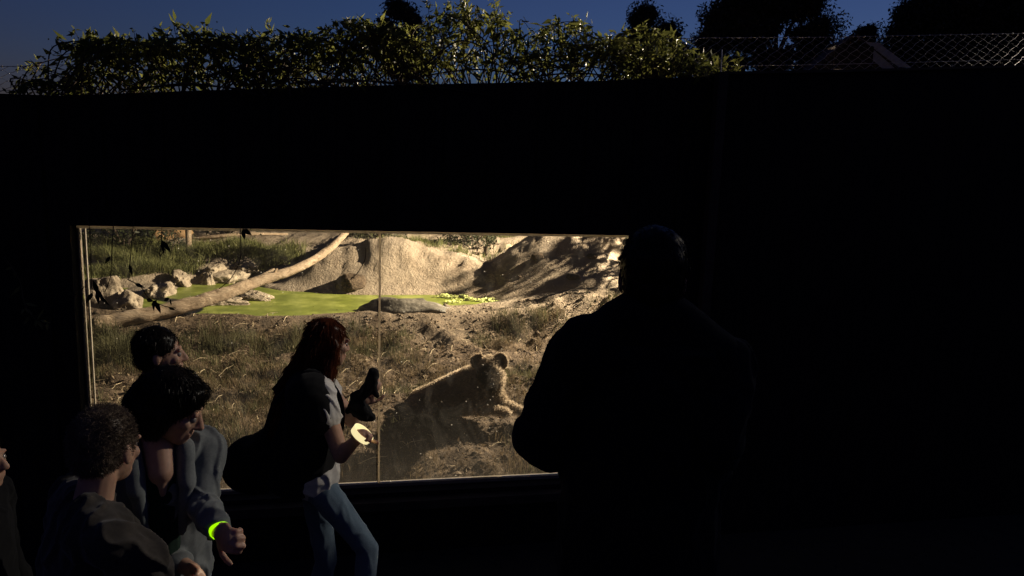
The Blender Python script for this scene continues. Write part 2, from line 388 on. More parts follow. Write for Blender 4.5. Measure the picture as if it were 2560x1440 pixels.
# right-hand wall section
rw = empty('side_wall', W(SPL, 0), label='plain dark wall section right of the viewing window, higher than the rest', cat='wall')
mb = MB(); q = [(a, b) for a, b in wl if a > SPL]
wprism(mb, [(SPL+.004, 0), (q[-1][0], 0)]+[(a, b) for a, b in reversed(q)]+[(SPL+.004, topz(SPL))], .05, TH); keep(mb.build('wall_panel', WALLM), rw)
mb = MB(); 
ql = [(SPL+.004, topz(SPL))]+q
for (a, b), (a2, b2) in zip(ql[:-1], ql[1:]): mb.prism([W(a, b+.003, .07), W(a2, b2+.003, .07), W(a2, b2+.018, .07), W(a, b+.018, .07)], -WN*(TH+.04))
keep(mb.build('coping', SILLM), rw)
post = empty('wall_post', W(SPL, 0), label='narrow timber post where the two wall sections meet', cat='post')
mb = MB(); mb.box(W(SPL, topz(SPL)/2, .085), .06, .06, topz(SPL), rz=math.atan2(WD.y, WD.x)); keep(mb.build('post', SILLM), post)
# window
win = empty('viewing_window', W((s0+s1)/2, zb), label='long two-pane glass viewing window into the floodlit enclosure', cat='window')
fw = .022; sm_ = S(atW(949, 900)); off = -.09
for (a, b, z0, z1) in ((s0, s1, zt-fw, zt), (s0, s1, zb, zb+.02), (s0+.001, s0+.008, zb+.02, zt-fw), (s1-.016, s1, zb+.02, zt-fw)):
    mb = MB(); wprism(mb, [(a, z0), (b, z0), (b, z1), (a, z1)], off, .045 if z0 < 1.5 else .03); keep(mb.build('frame_rail', SEAL if z0 > 1.5 else FRAMEM), win)
mb = MB(); wprism(mb, [(s0+.024, zb+.021), (s0+.032, zb+.021), (s0+.032, zt-fw-.001), (s0+.024, zt-fw-.001)], -.125, .012); keep(mb.build('glazing_bead', FRAMEM), win)
for a, b in ((s0+.0082, sm_-.004), (sm_+.004, s1-.0162)):
    mb = MB(); wprism(mb, [(a, zb+.0202), (b, zb+.0202), (b, zt-fw-.0002), (a, zt-fw-.0002)], -.115, .006)
    o = mb.build('glass_pane', GLASS); keep(o, win)
mb = MB(); wprism(mb, [(sm_-.0065, zb+.0202), (sm_+.0065, zb+.0202), (sm_+.0065, zt-fw-.0002), (sm_-.0065, zt-fw-.0002)], -.108, .02); keep(mb.build('pane_joint', SEAL), win)

# ------------------------------------------------------------------ rocks, logs, weed
def rock(name, c, rx, ry, rz, seed, mat, label, group=None, rough=.35, sub=4, rzr=0):
    bm = bmesh.new(); bmesh.ops.create_icosphere(bm, subdivisions=sub, radius=1); R = Matrix.Rotation(rzr, 3, 'Z')
    for v in bm.verts:
        n = v.co.copy(); k = 1+rough*noise.fractal(n*1.3+Vector((seed*5.1, seed, 0)), 1.0, 2.0, 5)
        k -= .12*abs(noise.noise(n*3+Vector((seed, 0, 9)))); k += (.06*noise.noise(n*6.5+Vector((0, seed, 0)))+.035*noise.noise(n*14)-.05*abs(noise.noise(n*9+Vector((seed, 5, 0)))))*min(1, rough*2.6)
        # flatten with a few random planes to get facets
        rr = random.Random(seed)
        for _ in range(5):
            pn = Vector((rr.uniform(-1, 1), rr.uniform(-1, 1), rr.uniform(-.3, 1))).normalized(); dd = n.dot(pn)*k
            if dd > .74: k -= (dd-.74)*.8
        v.co = R @ Vector((n.x*k*rx, n.y*k*ry, n.z*k*rz))
    me = bpy.data.meshes.new(name); bm.to_mesh(me); bm.free(); me.materials.append(mat)
    me.polygons.foreach_set('use_smooth', [True]*len(me.polygons))
    o = bpy.data.objects.new(name, me); C.objects.link(o); o.location = c
    tag(o, label, 'rock', group); return o
GR = 'pale rocks on the left bank of the pond'
RK = [  # px, py(base centre), half width px, half height px, label
 (252, 745, 42, 46, 'largest pale rock at the left window edge beside the trunk end'),
 (322, 762, 28, 26, 'rounded streaked rock right of the big rock at the window edge'),
 (398, 738, 40, 26, 'broad cracked pale rock below the green grass, middle of the bank'),
 (448, 706, 26, 22, 'upright pale rock leaning beside the dark hollow of the pond'),
 (520, 716, 19, 21, 'small round grey rock sitting in the dark hollow above the trunk'),
 (560, 700, 38, 20, 'smooth flat slab of rock above the trunk, next to the round rock'),
 (536, 680, 26, 14, 'low rock half hidden under the grass behind the round rock'),
 (618, 668, 34, 16, 'gravelly pale rock at the far end of the left bank'),
 (640, 742, 36, 12, 'flat pointed rock jutting into the green water below the trunk'),
 (560, 755, 40, 10, 'low pale rock at the waterline directly under the trunk'),
]
for i, (px, py, hw, hh, lb) in enumerate(RK):
    p = onG(px, py+hh*.5); k = p.y/FPX
    if i >= 8: p = atZ(px, py+hh*.6, PONDZ); k = p.y/FPX
    c = atY(px, py, p.y+hw*k*.4)
    rock('rock', c, hw*k*1.4, hw*k*.95, hh*k*1.5, 11+i*3, ROCK, lb, GR, .46, 5, i*.7)
p = atZ(1000, 788, PONDZ); rock('rock', (p.x, p.y+.25, PONDZ+.02), .62, .26, .17, 91, ROCKD, 'low dark wet rock at the near edge of the green pond', None, .3)
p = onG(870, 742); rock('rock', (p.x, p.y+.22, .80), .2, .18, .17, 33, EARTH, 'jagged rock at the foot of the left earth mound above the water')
p = onG(405, 596); rock('rock', (p.x, p.y+.3, p.z+.2), .42, .35, .36, 47, simple('ochre_rock', (.28, .17, .08), (.42, .27, .14), 6), 'ochre boulder at the top of the left pane far behind the grass')
p = onG(1270, 665); 
for i, (px, py, hw, hh) in enumerate(((1345, 640, 26, 12), (1190, 632, 26, 6), (1430, 690, 34, 10), (1480, 640, 20, 12), (1300, 690, 14, 9))):
    p = onG(px, py); k = p.y/FPX
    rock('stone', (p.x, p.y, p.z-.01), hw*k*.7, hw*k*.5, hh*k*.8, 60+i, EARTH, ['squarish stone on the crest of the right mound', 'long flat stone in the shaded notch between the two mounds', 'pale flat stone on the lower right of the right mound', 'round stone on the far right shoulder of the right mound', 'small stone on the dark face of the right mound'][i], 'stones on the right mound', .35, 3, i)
# fallen trunk over the pond
ft = empty('fallen_tree', atY(236, 830, 7.3), label='bare pale tree trunk leaning diagonally over the green pond', cat='fallen tree')
cp = [(236, 812, 7.3, .105), (330, 795, 7.45, .105), (450, 768, 7.65, .10), (560, 734, 7.9, .092), (650, 702, 8.2, .08), (740, 672, 8.5, .068), (805, 636, 8.85, .060), (858, 588, 9.2, .053), (900, 530, 9.5, .050), (925, 480, 9.7, .046)]
P = [atY(a, b, c) for a, b, c, r in cp]; Rr = [r*.79 for *_, r in cp]
def spline(P, R, m=8):
    out = []; ro = []
    for i in range(len(P)-1):
        p0, p1, p2, p3 = P[max(i-1, 0)], P[i], P[i+1], P[min(i+2, len(P)-1)]
        for j in range(m):
            t = j/m; out.append(.5*((2*p1)+(p2-p0)*t+(2*p0-5*p1+4*p2-p3)*t*t+(3*p1-p0-3*p2+p3)*t**3)); ro.append(R[i]*(1-t)+R[i+1]*t)
    out.append(P[-1]); ro.append(R[-1]); return out, ro
sp, sr = spline(P, Rr, 12); sr[0] *= .97
sr = [r*(1+.10*noise.noise(Vector((i*.23, 0, 0)))) for i, r in enumerate(sr)]
mb = MB(); mb.tube(sp, sr, 24, .16); keep(mb.build('trunk', BARK, smooth=True), ft)
a = (sp[1]-sp[0]).normalized()
mb = MB(); mb.tube([sp[0]-a*.004, sp[0]-a*.012], [sr[0]*.86, sr[0]*.8], 20); keep(mb.build('cut_end', ENDWOOD), ft)
mb = MB(); b0 = sp[52]; mb.tube([b0, b0+Vector((.03, 0, .07)), b0+Vector((.06, .0, .1))], [.02, .014, .008], 8, .2); keep(mb.build('knot', BARK, smooth=True), ft)
bl = empty('branch_log', atY(645, 700, 9.6), label='short broken pale log lying in the dark hollow behind the trunk', cat='log')
P = [atY(638, 705, 9.5), atY(655, 694, 9.6), atY(672, 684, 9.7), atY(688, 675, 9.75)]; mb = MB(); sp2, sr2 = spline(P, [.05, .048, .04, .03], 5); mb.tube(sp2, sr2, 14, .2); keep(mb.build('trunk', BARK, smooth=True), bl)
# support post holding the far end of the trunk, above the window head
# floating weed clumps
rng = random.Random(3)
for i, (px, py, r) in enumerate(((1108, 742, .07), (1135, 755, .09), (1172, 749, .05), (1160, 742, .04), (1200, 752, .06), (1228, 750, .05), (1240, 757, .08), (1132, 744, .05), (1215, 760, .05))):
    p = atZ(px, py, PONDZ+.01); V = []; F = []
    for k in range(46):
        t = rng.uniform(0, 6.28); q = r*sqrt(rng.random()); h = rng.uniform(0, .035); e = rng.uniform(.01, .022)
        c = Vector((q*cos(t)*1.5, q*sin(t), h)); n = Vector((rng.uniform(-.5, .5), rng.uniform(-.5, .5), 1)).normalized(); u = n.orthogonal().normalized(); v = n.cross(u); b = len(V)
        for j in range(5): V.append(c+u*(e*cos(j*1.2566))+v*(e*sin(j*1.2566)))
        F.append(tuple(range(b, b+5)))
    o = mesh('floating_weed', V, F, WEED); o.location = p; tag(o, ['leftmost', 'large second', 'small round', 'small upper', 'middle', 'bright sixth', 'rightmost', 'thin leftmost upper', 'lower right'][i]+' clump of pale green weed floating at the right end of the pond', 'water weed', 'floating weed clumps')

# ------------------------------------------------------------------ blades
nrg = np.random.default_rng(7)
def blades(name, P, h, w, lean=.45, mat=None, seg=2, parent=None, curl=.6, kind=None, wind=(0, 0)):
    n = len(P); P = np.asarray(P, float); h = np.broadcast_to(h, n)*nrg.uniform(.55, 1.15, n); az = nrg.uniform(0, 2*pi, n)
    ln = nrg.uniform(0, lean, n); dx = np.cos(az)*ln+wind[0]; dy = np.sin(az)*ln+wind[1]
    fa = az+nrg.uniform(-1, 1, n); wx = np.cos(fa+pi/2)*w/2; wyy = np.sin(fa+pi/2)*w/2
    pts = []
    for k, (t, ww) in enumerate(((0, 1), (.5, .8), (1, .12))):
        b = t*t*curl; cx = P[:, 0]+h*(dx*t+dx*b); cy = P[:, 1]+h*(dy*t+dy*b); cz = P[:, 2]+h*t*(1-.35*t*ln)
        pts += [np.stack([cx-wx*ww, cy-wyy*ww, cz], -1), np.stack([cx+wx*ww, cy+wyy*ww, cz], -1)]
    V = np.stack(pts, 1).reshape(-1, 3); b = np.arange(n)*6
    F = np.concatenate([np.stack([b, b+1, b+3, b+2], -1), np.stack([b+2, b+3, b+5, b+4], -1)])
    o = mesh(name, V, F, mat); 
    return o
def leaves(name, P, size, mat, parent=None, asp=.36, droop=.3):
    n = len(P); a = nrg.normal(0, 1, (n, 3)); a[:, 2] -= droop; a /= np.linalg.norm(a, axis=1)[:, None]
    b = nrg.normal(0, 1, (n, 3)); b -= a*(a*b).sum(1)[:, None]; b /= np.linalg.norm(b, axis=1)[:, None]
    L = (size*nrg.uniform(.55, 1.25, n))[:, None]; w_ = L*asp*.5; c = np.cross(a, b)
    V = np.stack([P, P+a*L*.4+b*w_+c*L*.05, P+a*L-c*L*.12, P+a*L*.4-b*w_+c*L*.05], 1).reshape(-1, 3)
    i = np.arange(n)*4; F = np.stack([i, i+1, i+2, i+3], -1); o = mesh(name, V, F, mat)
    if parent: keep(o, parent)
    return o
def scatter(n, x0, x1, y0, y1, dens=None, clump=None):
    x = nrg.uniform(x0, x1, n); y = nrg.uniform(y0, y1, n)
    if clump: x += nrg.normal(0, clump, n); y += nrg.normal(0, clump, n)
    if dens is not None: k = nrg.random(n) < dens(x, y); x, y = x[k], y[k]
    return x, y
def nz(x, y, sc, seed): return fbm(x, y, sc, 3, seed)
# foreground dry and olive tufts
cx, cy = scatter(2600, -4.6, 3.2, 4.3, 8.6, lambda x, y: (nz(x, y, .9, 4) > -.05) & ~((np.abs(x-.1) < 1.4) & (y > 7.15) & (y < 7.75)) & (y < 8.3+.24*x) & (y > wy(x)+.3) & ~((x > -1.5) & (x < .35) & (np.abs(y-5.55) < .3)))
def tufts(cx, cy, per, rad, hgt, w, mat, name, label, lean=.5):
    x = np.repeat(cx, per)+nrg.normal(0, rad, len(cx)*per); y = np.repeat(cy, per)+nrg.normal(0, rad, len(cx)*per)
    hh = np.repeat(nrg.uniform(.5, 1.3, len(cx)), per)*hgt
    ins = terr_base(x, y)[1] < .02
    x, y, hh = x[ins], y[ins], hh[ins]
    o = blades(name, np.stack([x, y, Hn(x, y)-.01], -1), hh, w, lean, mat); tag(o, label, 'grass', kind='stuff'); return o
tufts(cx, cy, 34, .05, .085, .0045, DRY, 'dry_grass', 'short dry tan grass tufts over the enclosure floor')
cx, cy = scatter(1500, -4.6, 2.5, 4.3, 8.5, lambda x, y: (nz(x, y, 1.1, 9) > .02) & (y < 8.25+.24*x) & (y > wy(x)+.3) & ~((x > -1.5) & (x < .35) & (np.abs(y-5.55) < .3)) & ~((np.abs(x-.2) < 1.3) & (y > 7.1) & (y < 7.8)))
tufts(cx, cy, 30, .06, .11, .005, OLIVE, 'olive_grass', 'dull green low tufts between the dry grass')
# taller grass on the bank face
cx, cy = scatter(900, -4.6, 2.4, 6.9, 8.6, lambda x, y: (np.abs(y-(8.0+.24*x)) < .42) & (nz(x, y, 1.3, 2) > .0) & (y < 8.32+.24*x))
tufts(cx, cy, 30, .05, .16, .005, OLIVE, 'bank_grass', 'tall thin grass growing on the face of the pond bank', .35)
# green grass on the left slope and beyond
cx, cy = scatter(2600, -8, -3.3, 9.6, 12.2, lambda x, y: (nz(x, y, .9, 6) > -.12) & (y > 9.6-(x+3.3)*-.35) & (x < -3.6-.0*(y)) & ~((x > -4.7) & (y < 10.9)))
cx2, cy2 = scatter(500, -6.4, -4.6, 8.6, 10.2, None)
cx = np.concatenate([cx, cx2]); cy = np.concatenate([cy, cy2])
tufts(cx, cy, 40, .08, .17, .009, GREEN, 'green_grass', 'lush green grass on the slope behind the left rocks', 1.0)
cx, cy = scatter(900, -2.9, 3.4, 10.9, 14.5, lambda x, y: (nz(x, y, .6, 12) > .0))
tufts(cx, cy, 34, .07, .13, .008, GREEN, 'plateau_grass', 'sparse green grass on the flat ground behind the mounds', .5)
p = onG(292, 905)
cx = p.x+nrg.normal(0, .18, 60); cy = p.y+.15+nrg.normal(0, .12, 60)
o = tufts(cx, cy, 60, .05, .22, .007, OLIVE, 'grass_tussock', 'round green grass tussock under the near end of the trunk', .9); del o['kind']; tag(o, cat='grass tussock')
n = 15000; x, y = scatter(n, -5.5, 2.6, 4.3, 8.7, lambda x, y: (nz(x, y, 1.5, 31) > -.18) & (y < 8.3+.24*x)); k = (terr_base(x, y)[1] < 0) & (y > wy(x)+.3); x, y = x[k], y[k]
LIT = leafmat('dead_leaf', (.05, .033, .02), (.19, .14, .085), .25, .7, 14)
o = leaves('leaf_litter', np.stack([x, y, Hn(x, y)+nrg.uniform(0, .02, len(x))], -1), .038, LIT, None, .5, .0); tag(o, 'brown curled leaf litter over the front ground', 'leaf litter', kind='stuff')
# twigs and straw lying on the ground
V = []; mb = MB()
for k in range(420):
    x = rng.uniform(-4, 2.2); y = max(rng.uniform(4.5, 8.0), wy(x)+.35); z = H(x, y)
    t = rng.uniform(0, pi); L = rng.uniform(.04, .2)*(1.4 if x > .2 else 1); e = Vector((cos(t)*L, sin(t)*L, rng.uniform(-.01, .05)))
    mb.tube([(x, y, z+.012), Vector((x, y, z+.02))+e*.5+Vector((0, 0, .01)), Vector((x, y, z+.012))+e], [.0028, .0025, .0015], 4)
o = mb.build('straw', simple('straw', (.35, .28, .17), (.55, .45, .3), 9)); tag(o, 'scattered pale straws and twigs lying on the dirt', 'straw', kind='stuff')
# clods of earth
V = []; F = []; 
bm = bmesh.new(); bmesh.ops.create_icosphere(bm, subdivisions=1, radius=1); IV = np.array([v.co[:] for v in bm.verts]); IF = np.array([[v.index for v in f.verts] for f in bm.faces]); bm.free()
n = 5200; x = nrg.uniform(-5, 3, n); y = nrg.uniform(4.3, 9.0, n); k = (terr_base(x, y)[1] < 0) & (y > wy(x)+.3); x, y = x[k], y[k]; n = len(x); r = nrg.lognormal(-4.35, .5, n).clip(.004, .05)
VV = IV[None]*r[:, None, None]*nrg.uniform(.6, 1.2, (n, len(IV), 1))*np.array([1, 1, .7]) + np.stack([x, y, Hn(x, y)], -1)[:, None]
FF = IF[None]+np.arange(n)[:, None, None]*len(IV)
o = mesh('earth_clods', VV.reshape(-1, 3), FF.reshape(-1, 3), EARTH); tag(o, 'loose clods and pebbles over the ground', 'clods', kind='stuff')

# shrubs and posts at the back of the enclosure
def shrub(name, c, rx, ry, rz, n, size, mat, label, cat='shrub', group=None, trunk=True, barkm=DARKBARK):
    e = empty(name, c, label=label, cat=cat, group=group); c = Vector(c)
    th = nrg.uniform(0, 2*pi, n); u = nrg.uniform(-.75, 1, n); rr = nrg.uniform(.45, 1.0, n)**.6; q = np.sqrt(1-u*u)
    D = np.stack([np.cos(th)*q, np.sin(th)*q, u], -1)
    nn = np.array([noise.noise(Vector((a*2.2+c.x, b*2.2, d2*2.2))) for a, b, d2 in D]); k = nn > -.28
    D = D[k]; rr = rr[k]*(1+.5*nn[k]); P = D*rr[:, None]*np.array([rx, ry, rz])+np.array([c.x, c.y, c.z+rz*.9])
    leaves('foliage', P, size, mat, e)
    mb = MB(); r0 = random.Random(int(abs(c.x*100)))
    for j in range(6):
        a = r0.uniform(0, 6.28); tip = c+Vector((cos(a)*rx*.7, sin(a)*ry*.7, rz*r0.uniform(.9, 1.6))); mb.tube([c, c.lerp(tip, .5)+Vector((0, 0, .08*rz)), tip], [.03*rz+.006, .015*rz+.004, .004], 6)
    keep(mb.build('stem', barkm), e); return e
p = onG(290, 640); shrub('dark_shrub', (p.x-.2, p.y+.6, p.z), .8, .6, .55, 2600, .08, DARKLEAF, 'dark leafless looking shrub in the upper left corner of the window')
p = onG(545, 596); shrub('dark_shrub', (p.x, p.y+.5, p.z), .7, .4, .35, 1800, .08, DARKLEAF, 'low dark bush behind the green grass left of the trunk top')
p = onG(905, 604); shrub('dark_shrub', (p.x+.1, p.y+.3, p.z), .55, .35, .26, 1600, .07, TREELEAF, 'dark bush behind the trunk top and the left earth mound')
p = onG(1180, 615); shrub('dark_shrub', (p.x, p.y+.1, p.z-.02), .5, .3, .26, 1700, .07, DARKLEAF, 'dark spiky bush in the shaded notch between the two mounds')
p = onG(428, 640); shrub('dark_shrub', (p.x-.05, p.y+.1, p.z-.05), .2, .2, .24, 600, .05, DARKLEAF, 'small dark bush at the edge of the green grass below the ochre boulder')
pp = empty('fence_post', onG(472, 630), label='weathered timber post standing behind the green grass', cat='post')
c = onG(472, 630); mb = MB(); mb.tube([c+Vector((0, 0, -.1)), c+Vector((.01, 0, .8)), c+Vector((-.01, 0, 1.6))], [.05, .045, .045], 10, .1); keep(mb.build('post', BARK, smooth=True), pp)
p0 = onG(500, 601); p1 = onG(720, 592); fl = empty('fallen_branch', p0, label='thin fallen branch lying across the ground at the top of the left pane', cat='branch')
mb = MB(); mb.tube([p0+Vector((0, 0, .05)), p0.lerp(p1, .5)+Vector((0, .1, .08)), p1+Vector((0, 0, .05))], [.04, .035, .02], 8, .2); keep(mb.build('branch', BARK, smooth=True), fl)

# ------------------------------------------------------------------ hyena
HY = 5.5
hg = atY(1150, 1052, HY); hz = H(hg.x, hg.y); hz = .42
hy = empty('hyena', (hg.x, hg.y, hz), label='spotted hyena lying in the dry grass with raised head and rim lit fur', cat='hyena')
mb = MB(); X = lambda px, py, Y=HY: atY(px, py, Y)
up = Vector((0, 0, 1))
rump = X(1062, 1010, 5.75); mid = X(1120, 992, 5.65); chest = X(1205, 985, 5.45); wit = X(1185, 950, 5.5)
mb.cap(rump, mid, .13, .15); mb.cap(mid, chest, .155, .145); mb.cap(X(1085, 992, 5.72), wit, .10, .115)
mb.cap(X(1052, 1025, 5.65), X(1075, 1045, 5.55), .12, .09)                     # haunch
mb.cap(X(1040, 1050, 5.6), X(1110, 1062, 5.42), .055, .04); mb.cap(X(1110, 1062, 5.42), X(1160, 1062, 5.38), .035, .03)   # hind foot
mb.cap(wit, X(1214, 930, 5.45), .105, .075); mb.cap(chest, X(1232, 945, 5.42), .13, .09)     # neck
mb.cap(chest, X(1240, 1000, 5.4), .12, .08)                                       # brisket
sh1 = X(1238, 985, 5.42); mb.cap(sh1, X(1254, 1006, 5.4), .07, .045); mb.cap(X(1254, 1006, 5.4), X(1290, 1022, 5.36), .042, .03); mb.cap(X(1290, 1022, 5.36), X(1322, 1036, 5.33), .028, .032)
sh2 = X(1195, 1000, 5.38); mb.cap(sh2, X(1212, 1022, 5.3), .075, .045); mb.cap(X(1212, 1024, 5.3), X(1250, 1026, 5.28), .036, .027); mb.cap(X(1250, 1026, 5.28), X(1266, 1031, 5.28), .027, .03)
# head faces the camera, muzzle pointing down and a little to the left
hc = X(1224, 922, 5.33); fd = (X(1228, 968, 5.08)-hc).normalized(); sd = Vector((1, .12, -.03)).normalized()
mb.ell(hc, .078, .09, .095); mb.cap(hc+fd*.05, hc+fd*.16, .072, .052); mb.cap(hc+fd*.15, hc+fd*.215, .05, .042)
for sx in (-1, 1): mb.ell(hc+sd*(sx*.06)+fd*.04+Vector((0, 0, -.02)), .045, .05, .05)
body = mb.remesh('body', .011, COAT, hy, 3, lambda c: .006*noise.noise(c*14))
# ears: cupped discs
def ear(cx, cy, notch):
    c = X(cx, cy, 5.36); mb = MB(); V = []; n = 16
    for j in range(7):
        t = j/6
        for i in range(n):
            a = 2*pi*i/n; rr = t; 
            ex = .052*rr*cos(a); ez = .066*rr*sin(a)
            if notch and sin(a) > .55 and t > .8: ez += .03*max(0, 1-abs(cos(a)-.25)/.22)-.012
            V.append(c+Vector((ex, .05*(1-rr*rr)-.012, ez)))
    F = [(j*n+i, j*n+(i+1) % n, (j+1)*n+(i+1) % n, (j+1)*n+i) for j in range(6) for i in range(n)]
    mb.add(V, F); o = mb.build('ear', COAT, smooth=True); keep(o, hy); m = o.modifiers.new('t', 'SOLIDIFY'); m.thickness = .012; m.offset = 0
    return o
e1 = ear(1196, 903, True); e2 = ear(1251, 904, False)
mb = MB(); mb.ell(hc+fd*.262+Vector((0, 0, .012)), .026, .018, .02); keep(mb.build('nose', NOSEM, smooth=True), hy)
for sx in (-1, 1):
    mb = MB(); mb.ell(hc+sd*(sx*.052)+fd*.085+Vector((0, -.045, .02)), .011, .011, .011, seg=10, rg=8); keep(mb.build('eye', NOSEM, smooth=True), hy)
mb = MB(); tp = [X(1030, 1010, 5.85), X(1008, 1000, 5.92), X(990, 1020, 5.95), X(978, 1045, 5.9)]; a_, b_ = spline(tp, [.03, .026, .022, .01], 4); mb.tube(a_, b_, 10); keep(mb.build('tail', COAT, smooth=True), hy)
def fur(ob, n, L, w, comb, mat, parent, name='fur', flat=False, near=None):
    me = ob.data; nv = len(me.vertices); co = np.empty(nv*3); no = np.empty(nv*3)
    me.vertices.foreach_get('co', co); me.vertices.foreach_get('normal', no); co = co.reshape(-1, 3); no = no.reshape(-1, 3)
    if near:
        sel = (np.linalg.norm(co-np.array(near[0][:]), axis=1) < near[1]) == near[2]; co = co[sel]; no = no[sel]; nv = len(co)
    i = nrg.integers(0, nv, n); P = co[i]+nrg.normal(0, .004, (n, 3)); N = no[i]
    cmb = np.array(comb)[None]*np.ones((n, 1))
    if flat: cmb = cmb-N*(N*cmb).sum(1)[:, None]
    D = N*(.12 if flat else .75)+cmb*.7+nrg.normal(0, .07 if flat else .28, (n, 3)); D /= np.linalg.norm(D, axis=1)[:, None]
    S_ = np.cross(D, nrg.normal(0, 1, (n, 3))); S_ /= np.linalg.norm(S_, axis=1)[:, None]; Ls = (L*nrg.uniform(.5, 1.2, n))[:, None]
    if flat: Ls = Ls*np.clip(np.linalg.norm(cmb, axis=1), .12, 1)[:, None]
    V = np.stack([P-S_*w, P+S_*w, P+D*Ls*.6+S_*w*.6, P+D*Ls+np.array([0, 0, -.15])*Ls], 1).reshape(-1, 3); b = np.arange(n)*4
    F = np.stack([b, b+1, b+2, b+3], -1); o = mesh(name, V, F, mat); keep(o, parent); return o
bpy.context.view_layer.update()
FC = hc+fd*.13+Vector((-.03, -.05, .0))
fur(body, 88000, .024, .0008, (-.5, .3, -.1), FURD, hy, near=(FC, .125, False)); fur(body, 6500, .018, .0009, (-.1, -.1, -.4), FACED, hy, 'face_fur', near=(FC, .125, True))
def ear_rim(cx, cy, notch):
    c = X(cx, cy, 5.36); n = 1500; a = nrg.uniform(-.5, 3.9, n); ex = .052*np.cos(a); ez = .066*np.sin(a)
    if notch: ez = ez + np.where(np.sin(a) > .55, .03*np.clip(1-np.abs(np.cos(a)-.25)/.22, 0, 1)-.012, 0)
    P = np.stack([ex+c.x, c.y-.012+nrg.normal(0, .004, n), ez+c.z], -1); D = np.stack([np.cos(a), nrg.normal(.1, .25, n), np.sin(a)], -1)+nrg.normal(0, .2, (n, 3)); L = nrg.uniform(.006, .017, n)[:, None]
    Sx = np.cross(D, nrg.normal(0, 1, (n, 3))); Sx /= np.linalg.norm(Sx, axis=1)[:, None]; V = np.stack([P-Sx*.0009, P+Sx*.0009, P+D*L], 1).reshape(-1, 3)
    keep(mesh('ear_fringe', V, np.arange(n*3).reshape(n, 3), FURD), hy)
ear_rim(1196, 903, True); ear_rim(1251, 904, False)
for e_ in (e1, e2): fur(e_, 1600, .018, .0009, (0, .2, .3), FURD, hy, 'ear_fur')

